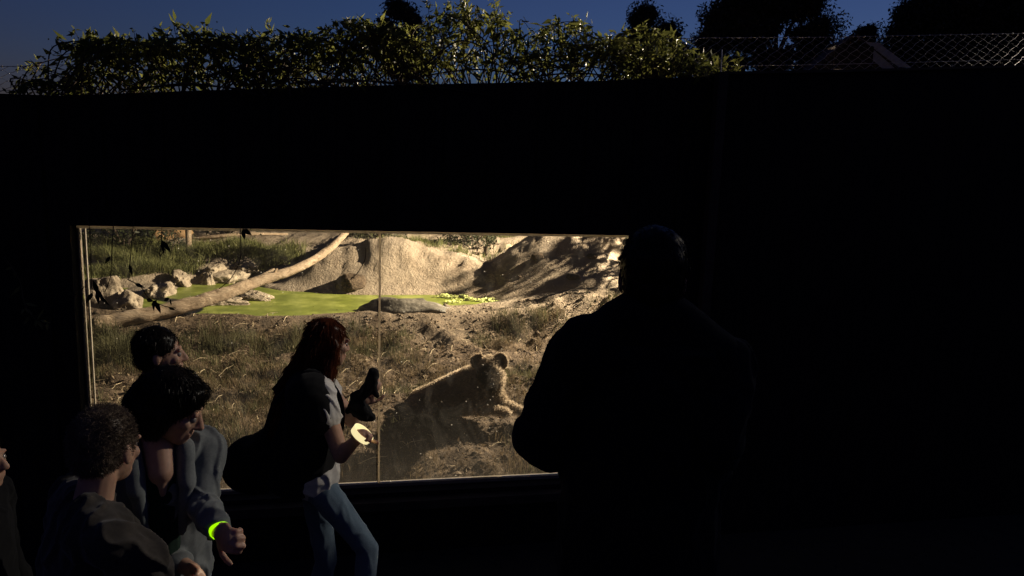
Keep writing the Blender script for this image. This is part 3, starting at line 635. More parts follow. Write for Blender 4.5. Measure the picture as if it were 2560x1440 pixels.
# ------------------------------------------------------------------ people
def person(name, label, loc, yaw, h=1.66, lean=0.0, headyaw=0.0, headpitch=0.0, headtilt=0.0, armR=None, armL=None, top=BLACKC, sleeve='long', pants=BLACKC,
           hair='short', hairm=HAIRB, legs=None, bulk=1.0, jacket_len=.0, curlR=.9, curlL=.5, inner=None, vneck=False, fold=.010, shorts=False, strands=5000):
    """loc: ground point; yaw: facing angle about z (0 = +x). Arms: dict of elbow / wrist in world or local metres."""
    k = h/1.66; root = empty(name, loc, label=label, cat='person'); R = Matrix.Rotation(yaw, 3, 'Z'); o0 = Vector(loc)
    def Lc(f, l, u):                                # forward, left, up in metres at 1.66 m scale, with torso lean above the hip
        if u > .92: f = f+(u-.92)*math.tan(lean)
        return o0 + R @ Vector((f*k, l*k, u*k))
    fw_ = R @ Vector((1, 0, 0)); lf = R @ Vector((0, 1, 0))
    hipL, hipR = Lc(0, .085, .88), Lc(0, -.085, .88)
    legs = legs or dict(kL=Lc(.02, .09, .47), aL=Lc(-.02, .09, .08), kR=Lc(.02, -.09, .47), aR=Lc(-.02, -.09, .08))
    shL, shR = Lc(0, .175*bulk, 1.355), Lc(0, -.175*bulk, 1.355)
    armR = armR or (Lc(-.02, -.23*bulk, 1.08), Lc(.06, -.23*bulk, .84)); armL = armL or (Lc(-.02, .23*bulk, 1.08), Lc(.06, .23*bulk, .84))
    HB = Matrix.Rotation(yaw+headyaw, 3, 'Z') @ Matrix.Rotation(headtilt, 3, 'X') @ Matrix.Rotation(headpitch, 3, 'Y')
    neck0 = Lc(0, 0, 1.38); neckt = Lc(.025, 0, 1.47); hc = neckt + HB @ Vector((.015*k, 0, .085*k))
    g = lambda x, y, z: hc + HB @ Vector((x*k, y*k, z*k))
    def headblobs(mb):
        mb.ell(g(-.012, 0, .025), .098*k, .077*k, .098*k, HB); mb.ell(g(.03, 0, -.02), .066*k, .064*k, .09*k, HB)
        mb.ell(g(.055, 0, -.07), .04*k, .045*k, .042*k, HB); mb.ell(g(.074, 0, -.096), .018*k, .022*k, .017*k, HB)
        mb.cap(g(.092, 0, .012), g(.112, 0, -.028), .009*k, .0135*k); mb.ell(g(.103, .010, -.033), .01*k, .009*k, .008*k); mb.ell(g(.103, -.010, -.033), .01*k, .009*k, .008*k)
        mb.cap(g(.09, .022, -.057), g(.09, -.022, -.057), .0075*k, .0075*k); mb.cap(g(.089, .018, -.068), g(.089, -.018, -.068), .0085*k, .0085*k)
        mb.cap(g(.083, .045, .022), g(.088, -.045, .022), .009*k, .009*k)
        mb.ell(g(.066, .042, -.02), .022*k, .02*k, .022*k); mb.ell(g(.066, -.042, -.02), .022*k, .02*k, .022*k)
        for sy in (-1, 1): mb.ell(g(-.008, sy*.078, -.01), .018*k, .009*k, .031*k, HB)
    def hand(mb, wr, d, n, curl, side):
        d = d.normalized(); n = (n-d*d.dot(n)).normalized(); a = d.cross(n)*side
        B = Matrix((a, d, n)).transposed()
        mb.ell(wr+d*.05, .042*k, .052*k, .016*k, B); mb.cap(wr-d*.02, wr+d*.03, .024*k, .026*k, a, 1.15)
        for j, (lx, L) in enumerate(((.030, .066), (.010, .074), (-.011, .069), (-.030, .054))):
            p = wr+d*(.085-.006*abs(j-1))+a*lx; dd = d.copy(); 
            for sgi in range(3):
                ax = a; dd = (Matrix.Rotation(-curl*side*(.6+.25*sgi)*(1+.08*j), 3, ax) @ dd); q = p+dd*L*(.45, .32, .23)[sgi]; mb.cap(p, q, .0088*k, .0078*k, seg=10, hemi=3); p = q
        p = wr+d*.025+a*.034; dd = (d*.7+a*.7+n*-.25).normalized()
        for L in (.033, .025, .018):
            q = p+dd*L; mb.cap(p, q, .0105*k, .009*k, seg=10, hemi=3); p = q; dd = (dd*.8+d*.35-n*.3*curl).normalized()
    mb = MB(); headblobs(mb)
    mb.cap(neck0, neckt+HB @ Vector((-.01, 0, .02)), .056*k, .05*k)
    mb.cap(Lc(0, .09, 1.35), Lc(0, -.09, 1.35), .07*k, .07*k); mb.cap(Lc(0, 0, 1.28), Lc(0, 0, 1.0), .105*k, .10*k, lf, 1.45*bulk); mb.cap(Lc(0, 0, 1.0), Lc(0, 0, .9), .10*k, .11*k, lf, 1.4)
    for hp, kn, an in ((hipL, legs['kL'], legs['aL']), (hipR, legs['kR'], legs['aR'])):
        mb.cap(hp, kn, .074*k, .047*k); mb.cap(kn, kn.lerp(an, .35), .046*k, .05*k); mb.cap(kn.lerp(an, .35), an, .05*k, .034*k)
        mb.cap(an-Vector((0, 0, .03)), an-Vector((0, 0, .04))+fw_*.13*k, .032*k, .026*k, lf, 1.2)
    for sh, (el, wr), sd_, cu in ((shL, armL, 1, curlL), (shR, armR, -1, curlR)):
        mb.cap(sh, el, .05*k, .04*k); mb.cap(el, wr, .04*k, .026*k); hand(mb, wr, wr-el, (R @ Vector((0, -sd_, 0)))+Vector((0, 0, .3)), cu, sd_)
    keep_body = mb.remesh('body', .0055, SKIN, root, 3)
    for sy in (-1, 1):
        mb = MB(); mb.ell(g(.083, sy*.031, .001), .0125*k, .0125*k, .0125*k, seg=10, rg=8); keep(mb.build('eye', EYEM, smooth=True), root)
    def folds(c):
        v = Vector((c.x*13, c.y*13, c.z*8)); d_ = noise.noise(v*.5)*.8
        r_ = max(0., 1-abs(noise.noise(v*.8+Vector((d_, d_*1.5, d_))))*4.2)**1.3; q2 = Vector((c.x*34+c.z*14, c.y*34-c.z*12, c.z*24)); return fold*(.75*r_-.2+.35*noise.noise(v*.4)+.22*noise.noise(q2))
    bt = .012*bulk
    mb = MB(); mb.cap(Lc(-.01, .10*bulk, 1.345), Lc(-.01, -.10*bulk, 1.345), .078*k+bt, .078*k+bt); mb.cap(Lc(0, 0, 1.27), Lc(0, 0, 1.0), (.115+bt)*k, (.118+bt)*k, lf, 1.45*bulk)
    mb.cap(Lc(0, 0, 1.0), Lc(0, 0, .90-jacket_len), (.117+bt)*k, (.125+bt)*k, lf, 1.42*bulk)
    for sy in (-1, 1): mb.cap(Lc(-.03, sy*.05, 1.41), Lc(-.01, sy*.15, 1.375), .045*k, .06*k)
    for sh, (el, wr) in ((shL, armL), (shR, armR)):
        if sleeve == 'long': mb.cap(sh, el, (.056+bt)*k, (.046+bt)*k); mb.cap(el, el.lerp(wr, .84), (.046+bt)*k, (.032+bt)*k)
        else: mb.cap(sh, sh.lerp(el, .36), (.060+bt)*k, (.056+bt)*k)
    mb.remesh('jacket' if sleeve == 'long' else 'tshirt', .006, top, root, 2, folds)
    mb = MB(); 
    for hp, kn, an in ((hipL, legs['kL'], legs['aL']), (hipR, legs['kR'], legs['aR'])):
        mb.cap(hp, kn, .084*k, .056*k); mb.cap(kn, kn.lerp(an, .3), .056*k, .057*k); mb.cap(kn.lerp(an, .3), an, .057*k, .043*k)
    mb.cap(Lc(0, .04, .9), Lc(0, -.04, .9), .104*k, .104*k, None, 1.0)
    mb.remesh('trousers', .010, pants, root, 2, lambda c: .5*folds(c))
    for an in (legs['aL'], legs['aR']):
        mb = MB(); b = an-Vector((0, 0, .038)); mb.cap(b-fw_*.03, b+fw_*.15*k, .044*k, .036*k, lf, 1.15); keep(mb.build('shoe', SHOE, smooth=True), root)
    # hair
    mb = MB()
    if hair == 'short': mb.ell(g(-.022, 0, .042), .102*k, .086*k, .096*k, HB); mb.ell(g(-.045, 0, -.01), .07*k, .078*k, .075*k, HB)
    elif hair == 'crop': mb.ell(g(-.018, 0, .036), .098*k, .080*k, .097*k, HB); mb.ell(g(-.05, 0, -.0), .06*k, .07*k, .07*k, HB)
    elif hair == 'bob': mb.ell(g(-.02, 0, .04), .108*k, .095*k, .10*k, HB); mb.ell(g(-.05, 0, -.03), .085*k, .095*k, .09*k, HB); mb.cap(g(-.0, .07, 0), g(-.01, .075, -.07), .035*k, .025*k); mb.cap(g(-.0, -.07, 0), g(-.01, -.075, -.07), .035*k, .025*k); mb.ell(g(.045, 0, .075), .05*k, .07*k, .04*k, HB)
    elif hair == 'long':
        mb.ell(g(-.02, 0, .036), .100*k, .085*k, .098*k, HB); mb.cap(g(-.055, 0, .0), Lc(-.11, 0, 1.30), .07*k, .085*k, lf, 1.1); mb.cap(Lc(-.11, 0, 1.3), Lc(-.16, 0, 1.12), .085*k, .055*k, lf, 1.2)
        for sy in (-1, 1): mb.cap(g(0, sy*.07, .0), g(-.03, sy*.085, -.14), .034*k, .04*k)
    hs = mb.remesh('hair', .009, hairm, root, 2, lambda c: (.002 if hair == 'crop' else .005)*noise.noise(c*26)+.002*noise.noise(c*60))
    if strands:
        L = {'short': .018, 'crop': .008, 'bob': .026, 'long': .05}[hair]
        fur(hs, strands, L, .0009, (-.1*fw_.x, -.1*fw_.y, -.9) if hair != 'crop' else (0, 0, -.1), hairm, root, 'hair_strands', hair != 'crop')
    root['_hc'] = list(hc); del root['_hc']
    return root, dict(Lc=Lc, R=R, fw=fw_, lf=lf, hc=hc, g=g, shL=shL, shR=shR, k=k)
def ground_from_head(px, py, D, h, lean=0, yaw=0):
    """ground point so that the head centre (at about .94 of h) lands on the pixel at depth D"""
    p = atY(px, py, D); k = h/1.66; f = (.04+(1.555-.92)*math.tan(lean))*k
    return Vector((p.x-cos(yaw)*f, p.y-sin(yaw)*f, p.z-1.556*k)), k
P_ = {}
# a: back row, dark short hair
p = atY(403, 885, 3.2); hgt = (p.z)/(1.555)*1.66; g0, _ = ground_from_head(403, 885, 3.2, hgt, 0.05, .25); g0.z = 0
person('person', 'person with short dark curly hair behind the denim jacket wearer, facing right', g0, .25, hgt, .05, headyaw=.1, hair='short', strands=7000)
# b: denim jacket, head bowed
p = atY(392, 1022, 2.3); hgt = p.z/1.545*1.66; g0, _ = ground_from_head(392, 1022, 2.3, hgt, .10, -1.0); g0.z = 0
el = atY(500, 1262, 2.32); wr = atY(550, 1326, 2.12); elL = atY(330, 1330, 2.45); wrL = atY(470, 1420, 2.25)
r, q = person('person', 'person with bowed head in an open pale denim jacket over a dark shirt', g0, -1.0, hgt, .10, headyaw=1.15, headpitch=.42, hair='bob', top=DENIM, armL=(el, wr), armR=(elL, wrL), pants=JEANS, strands=9000, fold=.016, bulk=.9, curlL=1.05)
rB, qB = r, q
# open jacket front: dark shirt and bare neck
Lc = q['Lc']
mb = MB(); mb.cap(Lc(.055, 0, 1.30), Lc(.07, 0, .93), .078, .085, q['lf'], .85); mb.remesh('shirt', .008, GREENC, rB, 2, lambda c: .003*noise.noise(c*25))
mb = MB(); mb.cap(Lc(.045, .0, 1.41), Lc(.10, 0, 1.335), .05, .042); mb.cap(Lc(.10, 0, 1.335), Lc(.128, 0, 1.27), .036, .012); mb.remesh('neck_skin', .006, SKIN, rB, 2)
for sy in (-1, 1):
    mb = MB(); mb.cap(Lc(-.04, sy*.06, 1.45), Lc(.06, sy*.08, 1.40), .022, .03); mb.cap(Lc(.06, sy*.08, 1.40), Lc(.125, sy*.075, 1.29), .032, .03); mb.cap(Lc(.125, sy*.075, 1.29), Lc(.14, sy*.055, 1.12), .026, .014); mb.remesh('collar', .007, DENIM, rB, 2, lambda c: .004*noise.noise(c*20))
# wristband
wb = (wr-el).normalized(); B = wb.to_track_quat('Z', 'Y').to_matrix(); V = []; F = []; n = 28; c = wr+wb*.002
for j, (z, rr) in enumerate(((-.011, .033), (.011, .031), (.011, .029), (-.011, .031))):
    for i in range(n): a = 2*pi*i/n; V.append(c+B @ Vector((rr*cos(a), rr*.86*sin(a), z)))
F = [(j*n+i, j*n+(i+1) % n, ((j+1) % 4)*n+(i+1) % n, ((j+1) % 4)*n+i) for j in range(4) for i in range(n)]
o = mesh('glow_wristband', V, F, BANDM, smooth=False); tag(o, 'glowing yellow green wristband on the wrist of the denim jacket wearer', 'wristband')
# c: nearest person, cropped hair
p = atY(268, 1128, 2.0); hgt = p.z/1.55*1.66; g0, _ = ground_from_head(268, 1128, 2.0, hgt, .06, .75); g0.z = 0
el = atY(365, 1400, 1.86); wr = atY(420, 1560, 1.9)
person('person', 'nearest person at lower left, with cropped hair and a dark creased jacket', g0, .75, hgt, .06, headyaw=.7, headpitch=.15, hair='crop', hairm=HAIRG, top=BROWNC, armR=(el, wr), bulk=1.12, strands=36000, fold=.018)
# d: sliver at the left edge
p = atY(-62, 1150, 2.3); hgt = p.z/1.555*1.66; g0, _ = ground_from_head(-62, 1150, 2.3, hgt, 0, 0.1); g0.z = 0
person('person', 'person cut off by the left edge, only a strip of face in view', g0, .1, hgt, 0, hair='short', strands=3000)
# w: walking woman
p = atY(818, 862, 3.4); hgt = p.z/1.55*1.66; g0, kk = ground_from_head(818, 862, 3.4, hgt, .05, .35); g0.z = 0
el = atY(852, 1138, 3.18); wr = atY(888, 1102, 3.12); elWR, wrWR = el, wr; elL = atY(880, 1050, 3.45); wrL = atY(905, 1010, 3.45)
legs = dict(kR=atY(918, 1370, 3.3), aR=atY(905, 1560, 3.25), kL=atY(815, 1400, 3.45), aL=atY(775, 1560, 3.5))
r, q = person('person', 'walking woman with long auburn hair, white t-shirt and blue jeans', g0, .35, hgt, .05, hair='long', hairm=HAIRR, top=WHITEC, sleeve='short', pants=JEANS, armR=(el, wr), armL=(elL, wrL), legs=legs, headyaw=.35, headpitch=.1, curlR=1.45, strands=9000, fold=.012)
rW, qW = r, q; Lc = q['Lc']
# dark waistcoat over her back and side
mb = MB(); mb.cap(Lc(-.05, .15, 1.34), Lc(-.05, -.16, 1.34), .11, .11); mb.cap(Lc(-.03, -.16, 1.33), Lc(.0, -.19, 1.25), .105, .088); mb.cap(Lc(-.06, .02, 1.2), Lc(-.08, .02, .92), .13, .155, q['lf'], 1.3); mb.cap(Lc(-.03, -.01, 1.28), Lc(-.035, -.02, 1.02), .142, .15, q['lf'], 1.42)
mb.remesh('waistcoat', .009, BLACKC, rW, 2, lambda c: .008*noise.noise(c*9))
# backpack
bp = empty('backpack', Lc(-.35, 0, .9), label='large black backpack hanging low behind the walking woman', cat='backpack')
c0 = atY(640, 1160, 3.45); c1 = atY(735, 1010, 3.4)
mb = MB(); mb.ell(c0, .17, .15, .15); mb.cap(c0, atY(720, 1130, 3.4), .14, .17); mb.cap(atY(720, 1150, 3.4), c1, .17, .10); mb.remesh('bag', .01, BLACKC, bp, 3, lambda c: .012*noise.noise(c*7))
for sy in (-1, 1):
    P = [Lc(-.2, sy*.1, 1.3), Lc(-.05, sy*.12, 1.45), Lc(.09, sy*.12, 1.32), Lc(.10, sy*.14, 1.12), Lc(-.02, sy*.18, .98)]; a_, b_ = spline(P, [.016]*5, 6); mb = MB(); mb.tube(a_, b_, 8); keep(mb.build('strap', BLACKC, smooth=True), bp)
# dark cloth bundle she holds up
cb = empty('dark_cloth_bundle', atY(905, 1040, 3.3), label='dark limp cloth bundle held up in front of the walking woman', cat='cloth')
mb = MB(); P = [(932, 935, .03), (926, 965, .034), (908, 985, .028), (888, 993, .03), (893, 1015, .042), (912, 1035, .04), (925, 1042, .026)]
P = [(atY(a, b, 3.35), r) for a, b, r in P]
for (a, ra), (b, rb) in zip(P[:-1], P[1:]): mb.cap(a, b, ra, rb)
mb.cap(P[3][0], P[3][0]+Vector((-.03, 0, -.07)), .02, .012); mb.cap(P[1][0], P[1][0]+Vector((.035, 0, -.05)), .022, .01); mb.cap(P[5][0], P[5][0]+Vector((-.045, 0, .0)), .03, .016)
mb.remesh('cloth', .0045, BLACKC, cb, 1, lambda c: .011*noise.noise(c*17)+.006*noise.noise(c*45))
# cream card curled in her hand
cc = empty('glow_band', atY(912, 1078, 3.08), label='glowing cream band looped over the walking woman\'s right hand', cat='glow band')
el, wr = elWR, wrWR; d_ = (wr-el).normalized(); d_ = (d_+Vector((.1, .45, .12))).normalized(); B = d_.to_track_quat('Z', 'Y').to_matrix(); V = []; n = 28; c = wr+(wr-el).normalized()*.062
for z, rr in ((-.015, .050), (.015, .053), (.015, .050), (-.015, .047)):
    for i in range(n): a = 2*pi*i/n; V.append(c+B @ Vector((rr*cos(a), rr*sin(a), z)))
F = [(j*n+i, j*n+(i+1) % n, ((j+1) % 4)*n+(i+1) % n, ((j+1) % 4)*n+i) for j in range(4) for i in range(n)]
o = mesh('band', V, F, CARDM); keep(o, cc)
# r: tall silhouette in front of the right pane
p = atY(1630, 700, 1.9); PLZ = .48; hgt = (p.z-PLZ)/1.55*1.66; g0, _ = ground_from_head(1630, 700, 1.9, hgt, 0, 1.45); g0.z = PLZ
el = atY(1345, 1075, 1.82); wr = atY(1420, 1130, 2.0); elR = atY(1800, 1090, 1.75); wrR = atY(1760, 1250, 1.95)
r, q = person('person', 'tall person in black seen from behind as a silhouette against the right pane', g0, 1.45, hgt, 0, hair='short', armL=(el, wr), armR=(elR, wrR), bulk=1.12, jacket_len=.12, strands=5000, fold=.012)
mb = MB(); [mb.cap(q['Lc'](-.02, sy*.04, 1.47), q['Lc'](0, sy*.17, 1.36), .062, .075) for sy in (-1, 1)]; mb.cap(q['Lc'](-.03, .10, 1.415), q['Lc'](-.03, -.10, 1.415), .05, .05); mb.cap(q['Lc'](-.03, .15, 1.38), q['Lc'](0, .19, 1.3), .09, .095); mb.remesh('collar', .009, BLACKC, r, 2, lambda c: .006*noise.noise(c*16))
mb = MB(); mb.cap(atY(1330, 1090, 1.83), atY(1375, 1135, 1.9), .062, .055); mb.remesh('sleeve_fold', .009, BLACKC, r, 2, lambda c: .01*noise.noise(c*14))

# ------------------------------------------------------------------ vines on the wall top
vrng = random.Random(12)
prof_x = [90, 130, 190, 300, 400, 480, 520, 600, 700, 760, 850, 900, 1000, 1060, 1100, 1170, 1250, 1300, 1350, 1440, 1480, 1520, 1570, 1620, 1660, 1700, 1780, 1860]
prof_y = [220, 200, 100, 105, 118, 75, 90, 120, 85, 110, 80, 65, 75, 90, 50, 25, 55, 85, 92, 62, 90, 125, 105, 70, 110, 140, 170, 165]
def ptop(px): return float(np.interp(px, prof_x, prof_y)) + 26*max(0., noise.noise(Vector((px/24., 3.1, 0)))*1.6) + 12*noise.noise(Vector((px/9., 7.7, 0)))
vine = empty('climbing_vine', W(1.2, topz(1.2)), label='tangled climbing vine sprawling along the top of the dark wall', cat='climbing plant')
stems = MB(); LP = []; LDr = []
for k in range(420):
    px = vrng.uniform(95, 1800); top = ptop(px); offk = vrng.uniform(-.45, .06)
    base = atW(px, 0, 0); sb = S(base); z0 = topz(sb)
    tp = atW(px+vrng.uniform(-60, 60), top+(max(0, vrng.gauss(.3, 1))*.26*(220-top)-7), offk)
    b = W(sb+vrng.uniform(-.35, .35), z0-.02, offk*.6)
    m = b.lerp(tp, .5)+WD*vrng.uniform(-.14, .14)+Vector((0, 0, vrng.uniform(-.01, .09)))
    tip = tp+WD*vrng.uniform(-.13, .13)+Vector((0, 0, vrng.uniform(-.07, .0)))
    a_, r_ = spline([b, m, tp, tip], [.0045, .0035, .0022, .0012], 6); stems.tube(a_, r_, 5, closed=False)
    for p in a_[4:]:
        for _ in range(3):
            if vrng.random() < .36: LP.append(p+Vector((vrng.gauss(0, .018), vrng.gauss(0, .018), vrng.gauss(0, .016))))
for k in range(45):                                 # runners along the wall
    sA = vrng.uniform(-2.3, 3.1)-.6; z0 = topz(sA); L = vrng.uniform(.4, 1.1); o_ = vrng.uniform(-.3, .04); hh = vrng.uniform(.03, .28)
    P = [W(sA, z0+hh*.4, o_), W(sA+L*.35, z0+hh, o_), W(sA+L*.7, z0+hh*.8, o_), W(sA+L, z0+hh*.2, o_)]
    if sA < .05 or sA+L > 3.6: continue
    a_, r_ = spline(P, [.005, .005, .004, .002], 7); stems.tube(a_, r_, 5, closed=False)
keep(stems.build('stem', DARKBARK), vine)
# dense lower mass
n = 3600; px = nrg.uniform(185, 1720, n); topn = np.array([ptop(float(a)) for a in px]); u = nrg.random(n)**1.25
dn = np.array([noise.noise(Vector((a/85., b/55., 2.))) for a, b in zip(px, topn+(235-topn)*(1-u))]); kp = (dn > -.02+.36*u) & (nrg.random(n) < np.interp(px, [900, 1100, 1440, 1530], [1, .5, .55, 1]))
px = px[kp]; topn = topn[kp]; u = u[kp]
for a, t, uu in zip(px, topn, u):
    LP.append(atW(float(a), float(t+12+(222-.02*a-t)*(1-uu)), float(nrg.uniform(-.4, .04))))
LP = np.array([p[:] for p in LP]); mk = nrg.random(len(LP)) < .62
leaves('foliage', LP[mk], .040, VINE, vine, .36, .25); leaves('large_leaves', LP[~mk], .078, VINE, vine, .34, .35)
print('vine leaves', len(LP))
for k in range(46):
    px = vrng.uniform(150, 1780); t0 = ptop(px); o_ = vrng.uniform(-.3, .02); dx = vrng.uniform(-40, 40); hh = vrng.uniform(8, 34)
    P = [atW(px, t0+50, o_), atW(px+dx*.3, t0+8, o_), atW(px+dx, t0-hh, o_)]; a_, r_ = spline(P, [.0028, .002, .0009], 6); mb = MB(); mb.tube(a_, r_, 5, closed=False); keep(mb.build('twig', DARKBARK), vine)
    pts = [np.array(p[:])+nrg.normal(0, .006, 3) for p in a_[5:] for _ in range(2)]; leaves('twig_leaves', np.array(pts), vrng.uniform(.03, .06), VINE, vine, .36, -.1)
# yellow young shoots rising from the vine
SH = [(1065, 40, 0, 55), (1165, 60, 1165, 2), (1238, 70, 1232, 5), (1440, 110, 1432, 52), (1615, 150, 1612, 58), (1500, 120, 1540, 120), (480, 110, 465, 68), (1100, 60, 1120, 10), (1190, 70, 1150, 22), (1660, 150, 1645, 105), (1820, 185, 1848, 140), (1740, 190, 1755, 140), (940, 100, 915, 55), (1340, 120, 1375, 78)]
for i, (bx, by, tx, ty) in enumerate(SH):
    if i == 0: bx, by, tx, ty = 1075, 95, 1068, 4
    o_ = -.1; P = [atW(bx, by+60, o_), atW(bx*.7+tx*.3+8, by+10, o_), atW(tx, ty, o_)]
    a_, r_ = spline(P, [.003, .0025, .001], 8); mb = MB(); mb.tube(a_, r_, 5, closed=False); keep(mb.build('shoot', OLIVE), vine)
    pts = []
    for p in a_[5:]: pts += [np.array(p[:])+nrg.normal(0, .008, 3) for _ in range(4)]
    leaves('shoot_leaves', np.array(pts), .042, VINE, vine, .34, -.2)
# hanging sprigs in front of the wall and window
def sprig(pts, offs, leafpts, label, size=.055, mat=DARKLEAF, name='hanging_sprig', r=.0022, per=1):
    P = [atW(a, b, offs) for a, b in pts]; e = empty(name, P[0], label=label, cat='vine sprig')
    a_, r_ = spline(P, [r]*len(P), 8); mb = MB(); mb.tube(a_, r_, 5); keep(mb.build('stem', DARKBARK), e)
    LPs = []; 
    V = []; F = []
    for (x0, y0, x1, y1, ww) in leafpts:
        A = atW(x0, y0, offs+.005); B = atW(x1, y1, offs+.005+vrng.uniform(-.02, .02)); d_ = B-A; sd_ = d_.cross(WN).normalized()*ww; b = len(V)
        V += [A, A+d_*.35+sd_+WN*.004, A+d_*.7+sd_*.7, B, A+d_*.7-sd_*.7, A+d_*.35-sd_-WN*.004]; F.append(tuple(range(b, b+6)))
    for f in F: keep(mesh('leaf', [V[i] for i in f], [tuple(range(6))], mat), e)
    return e
sprig([(598, 540), (602, 600), (600, 650), (578, 695), (548, 722)], .05, [(606, 572, 630, 588, .014), (606, 574, 612, 600, .012)], 'longest thin hanging stem in front of the left pane, ending above the trunk')
sprig([(405, 545), (404, 600), (400, 640), (425, 600)], .04, [(404, 600, 428, 632, .012), (404, 602, 410, 636, .008)], 'hanging stem with a large brown leaf in front of the green grass')
sprig([(217, 540), (226, 590), (228, 700), (232, 740)], .04, [(232, 700, 250, 745, .012), (236, 720, 262, 752, .012), (232, 730, 214, 760, .01), (240, 730, 248, 762, .010), (246, 738, 275, 765, .008)], 'leafy sprig hanging along the left window jamb beside the big rock')
sprig([(285, 545), (280, 620), (276, 690), (262, 730)], .03, [(276, 640, 262, 660, .009)], 'bare thin stem hanging near the left jamb')
sprig([(335, 545), (328, 620), (322, 700)], .03, [(323, 660, 330, 690, .008)], 'second bare thin stem hanging left of the brown leaf')
sprig([(318, 698), (350, 715), (372, 745), (410, 765), (440, 770)], .03, [(366, 748, 382, 754, .011), (384, 752, 384, 778, .007), (388, 752, 402, 784, .012), (392, 750, 378, 764, .01), (410, 752, 424, 744, .011), (420, 768, 440, 776, .007), (428, 764, 426, 748, .006), (336, 708, 362, 720, .01)], 'dark leafy sprig crossing in front of the near end of the trunk')
sprig([(915, 620), (912, 650), (895, 680), (876, 700)], .03, [], 'fine curved stem in front of the left mound beside the pane joint')
sprig([(10, 640), (48, 700), (62, 760), (90, 800), (125, 820)], .25, [(52, 715, 24, 744, .007), (62, 758, 96, 766, .007), (62, 770, 82, 788, .007), (60, 772, 53, 786, .005), (74, 790, 60, 812, .007), (92, 800, 112, 770, .006), (92, 800, 88, 818, .007), (96, 802, 108, 824, .008), (100, 800, 128, 808, .007), (118, 806, 118, 828, .007), (30, 668, 12, 675, .006), (36, 680, 38, 694, .005)], 'pale lit sprig sticking out from the dark wall left of the window', mat=GREEN)
sprig([(172, 736), (185, 738), (200, 728), (212, 716)], .1, [(178, 736, 176, 728, .005), (180, 738, 172, 734, .006)], 'tiny curled tendril just left of the window jamb', mat=GREEN)

# ------------------------------------------------------------------ wire netting along the wall top
def netting(name, sa, sb, hfun, offs, label, pitch=.085):
    e = empty(name, W(sa, topz(sa)), label=label, cat='fence'); mb = MB(); n = int((sb-sa)/pitch)
    for k in range(-8, n+8):
        for dr in (-1, 1):
            pts = []
            for j in range(11):
                t = j/10; q = sa+k*pitch+dr*(t-.5)*.44
                if q < sa or q > sb: continue
                pts.append(W(q+.006*(1 if j % 2 else -1), topz(q)-.02+t*hfun(q), offs-.12*t))
            if len(pts) > 1: mb.tube(pts, .0013 if dr > 0 else .0006, 4, closed=False)
    for t in (1.0, .35):
        P = [W(q, topz(q)-.02+t*hfun(q), offs-.12*t) for q in np.linspace(sa, sb, 60)]; mb.tube(P, .0018, 5)
    for k in range(n+1):                            # twisted knots on the top wire
        q = sa+k*pitch; mb.ell(W(q, topz(q)-.02+hfun(q), offs-.12), .006, .006, .006, seg=6, rg=4)
    keep(mb.build('mesh', WIRE), e); return e
sR = S(atW(1700, 190)); sR2 = S(atW(2700, 160))
netting('wire_netting', sR, sR2, lambda q: .285, -.12, 'wire netting glinting along the top of the right-hand wall', .082)
netting('wire_netting', -1.6, S(atW(215, 240)), lambda q: .21, -.12, 'dark wire netting above the wall at the far left', .09)
rod = empty('white_rod', atW(1802, 200, .02), label='thin white rod standing on the wall top at the right end of the vine', cat='rod')
mb = MB(); mb.tube([atW(1801, 205, .02), atW(1803, 165, .02), atW(1805, 124, .02)], .004, 6); keep(mb.build('rod', simple('white_paint', (.7, .68, .6), (.8, .78, .7), 9)), rod)

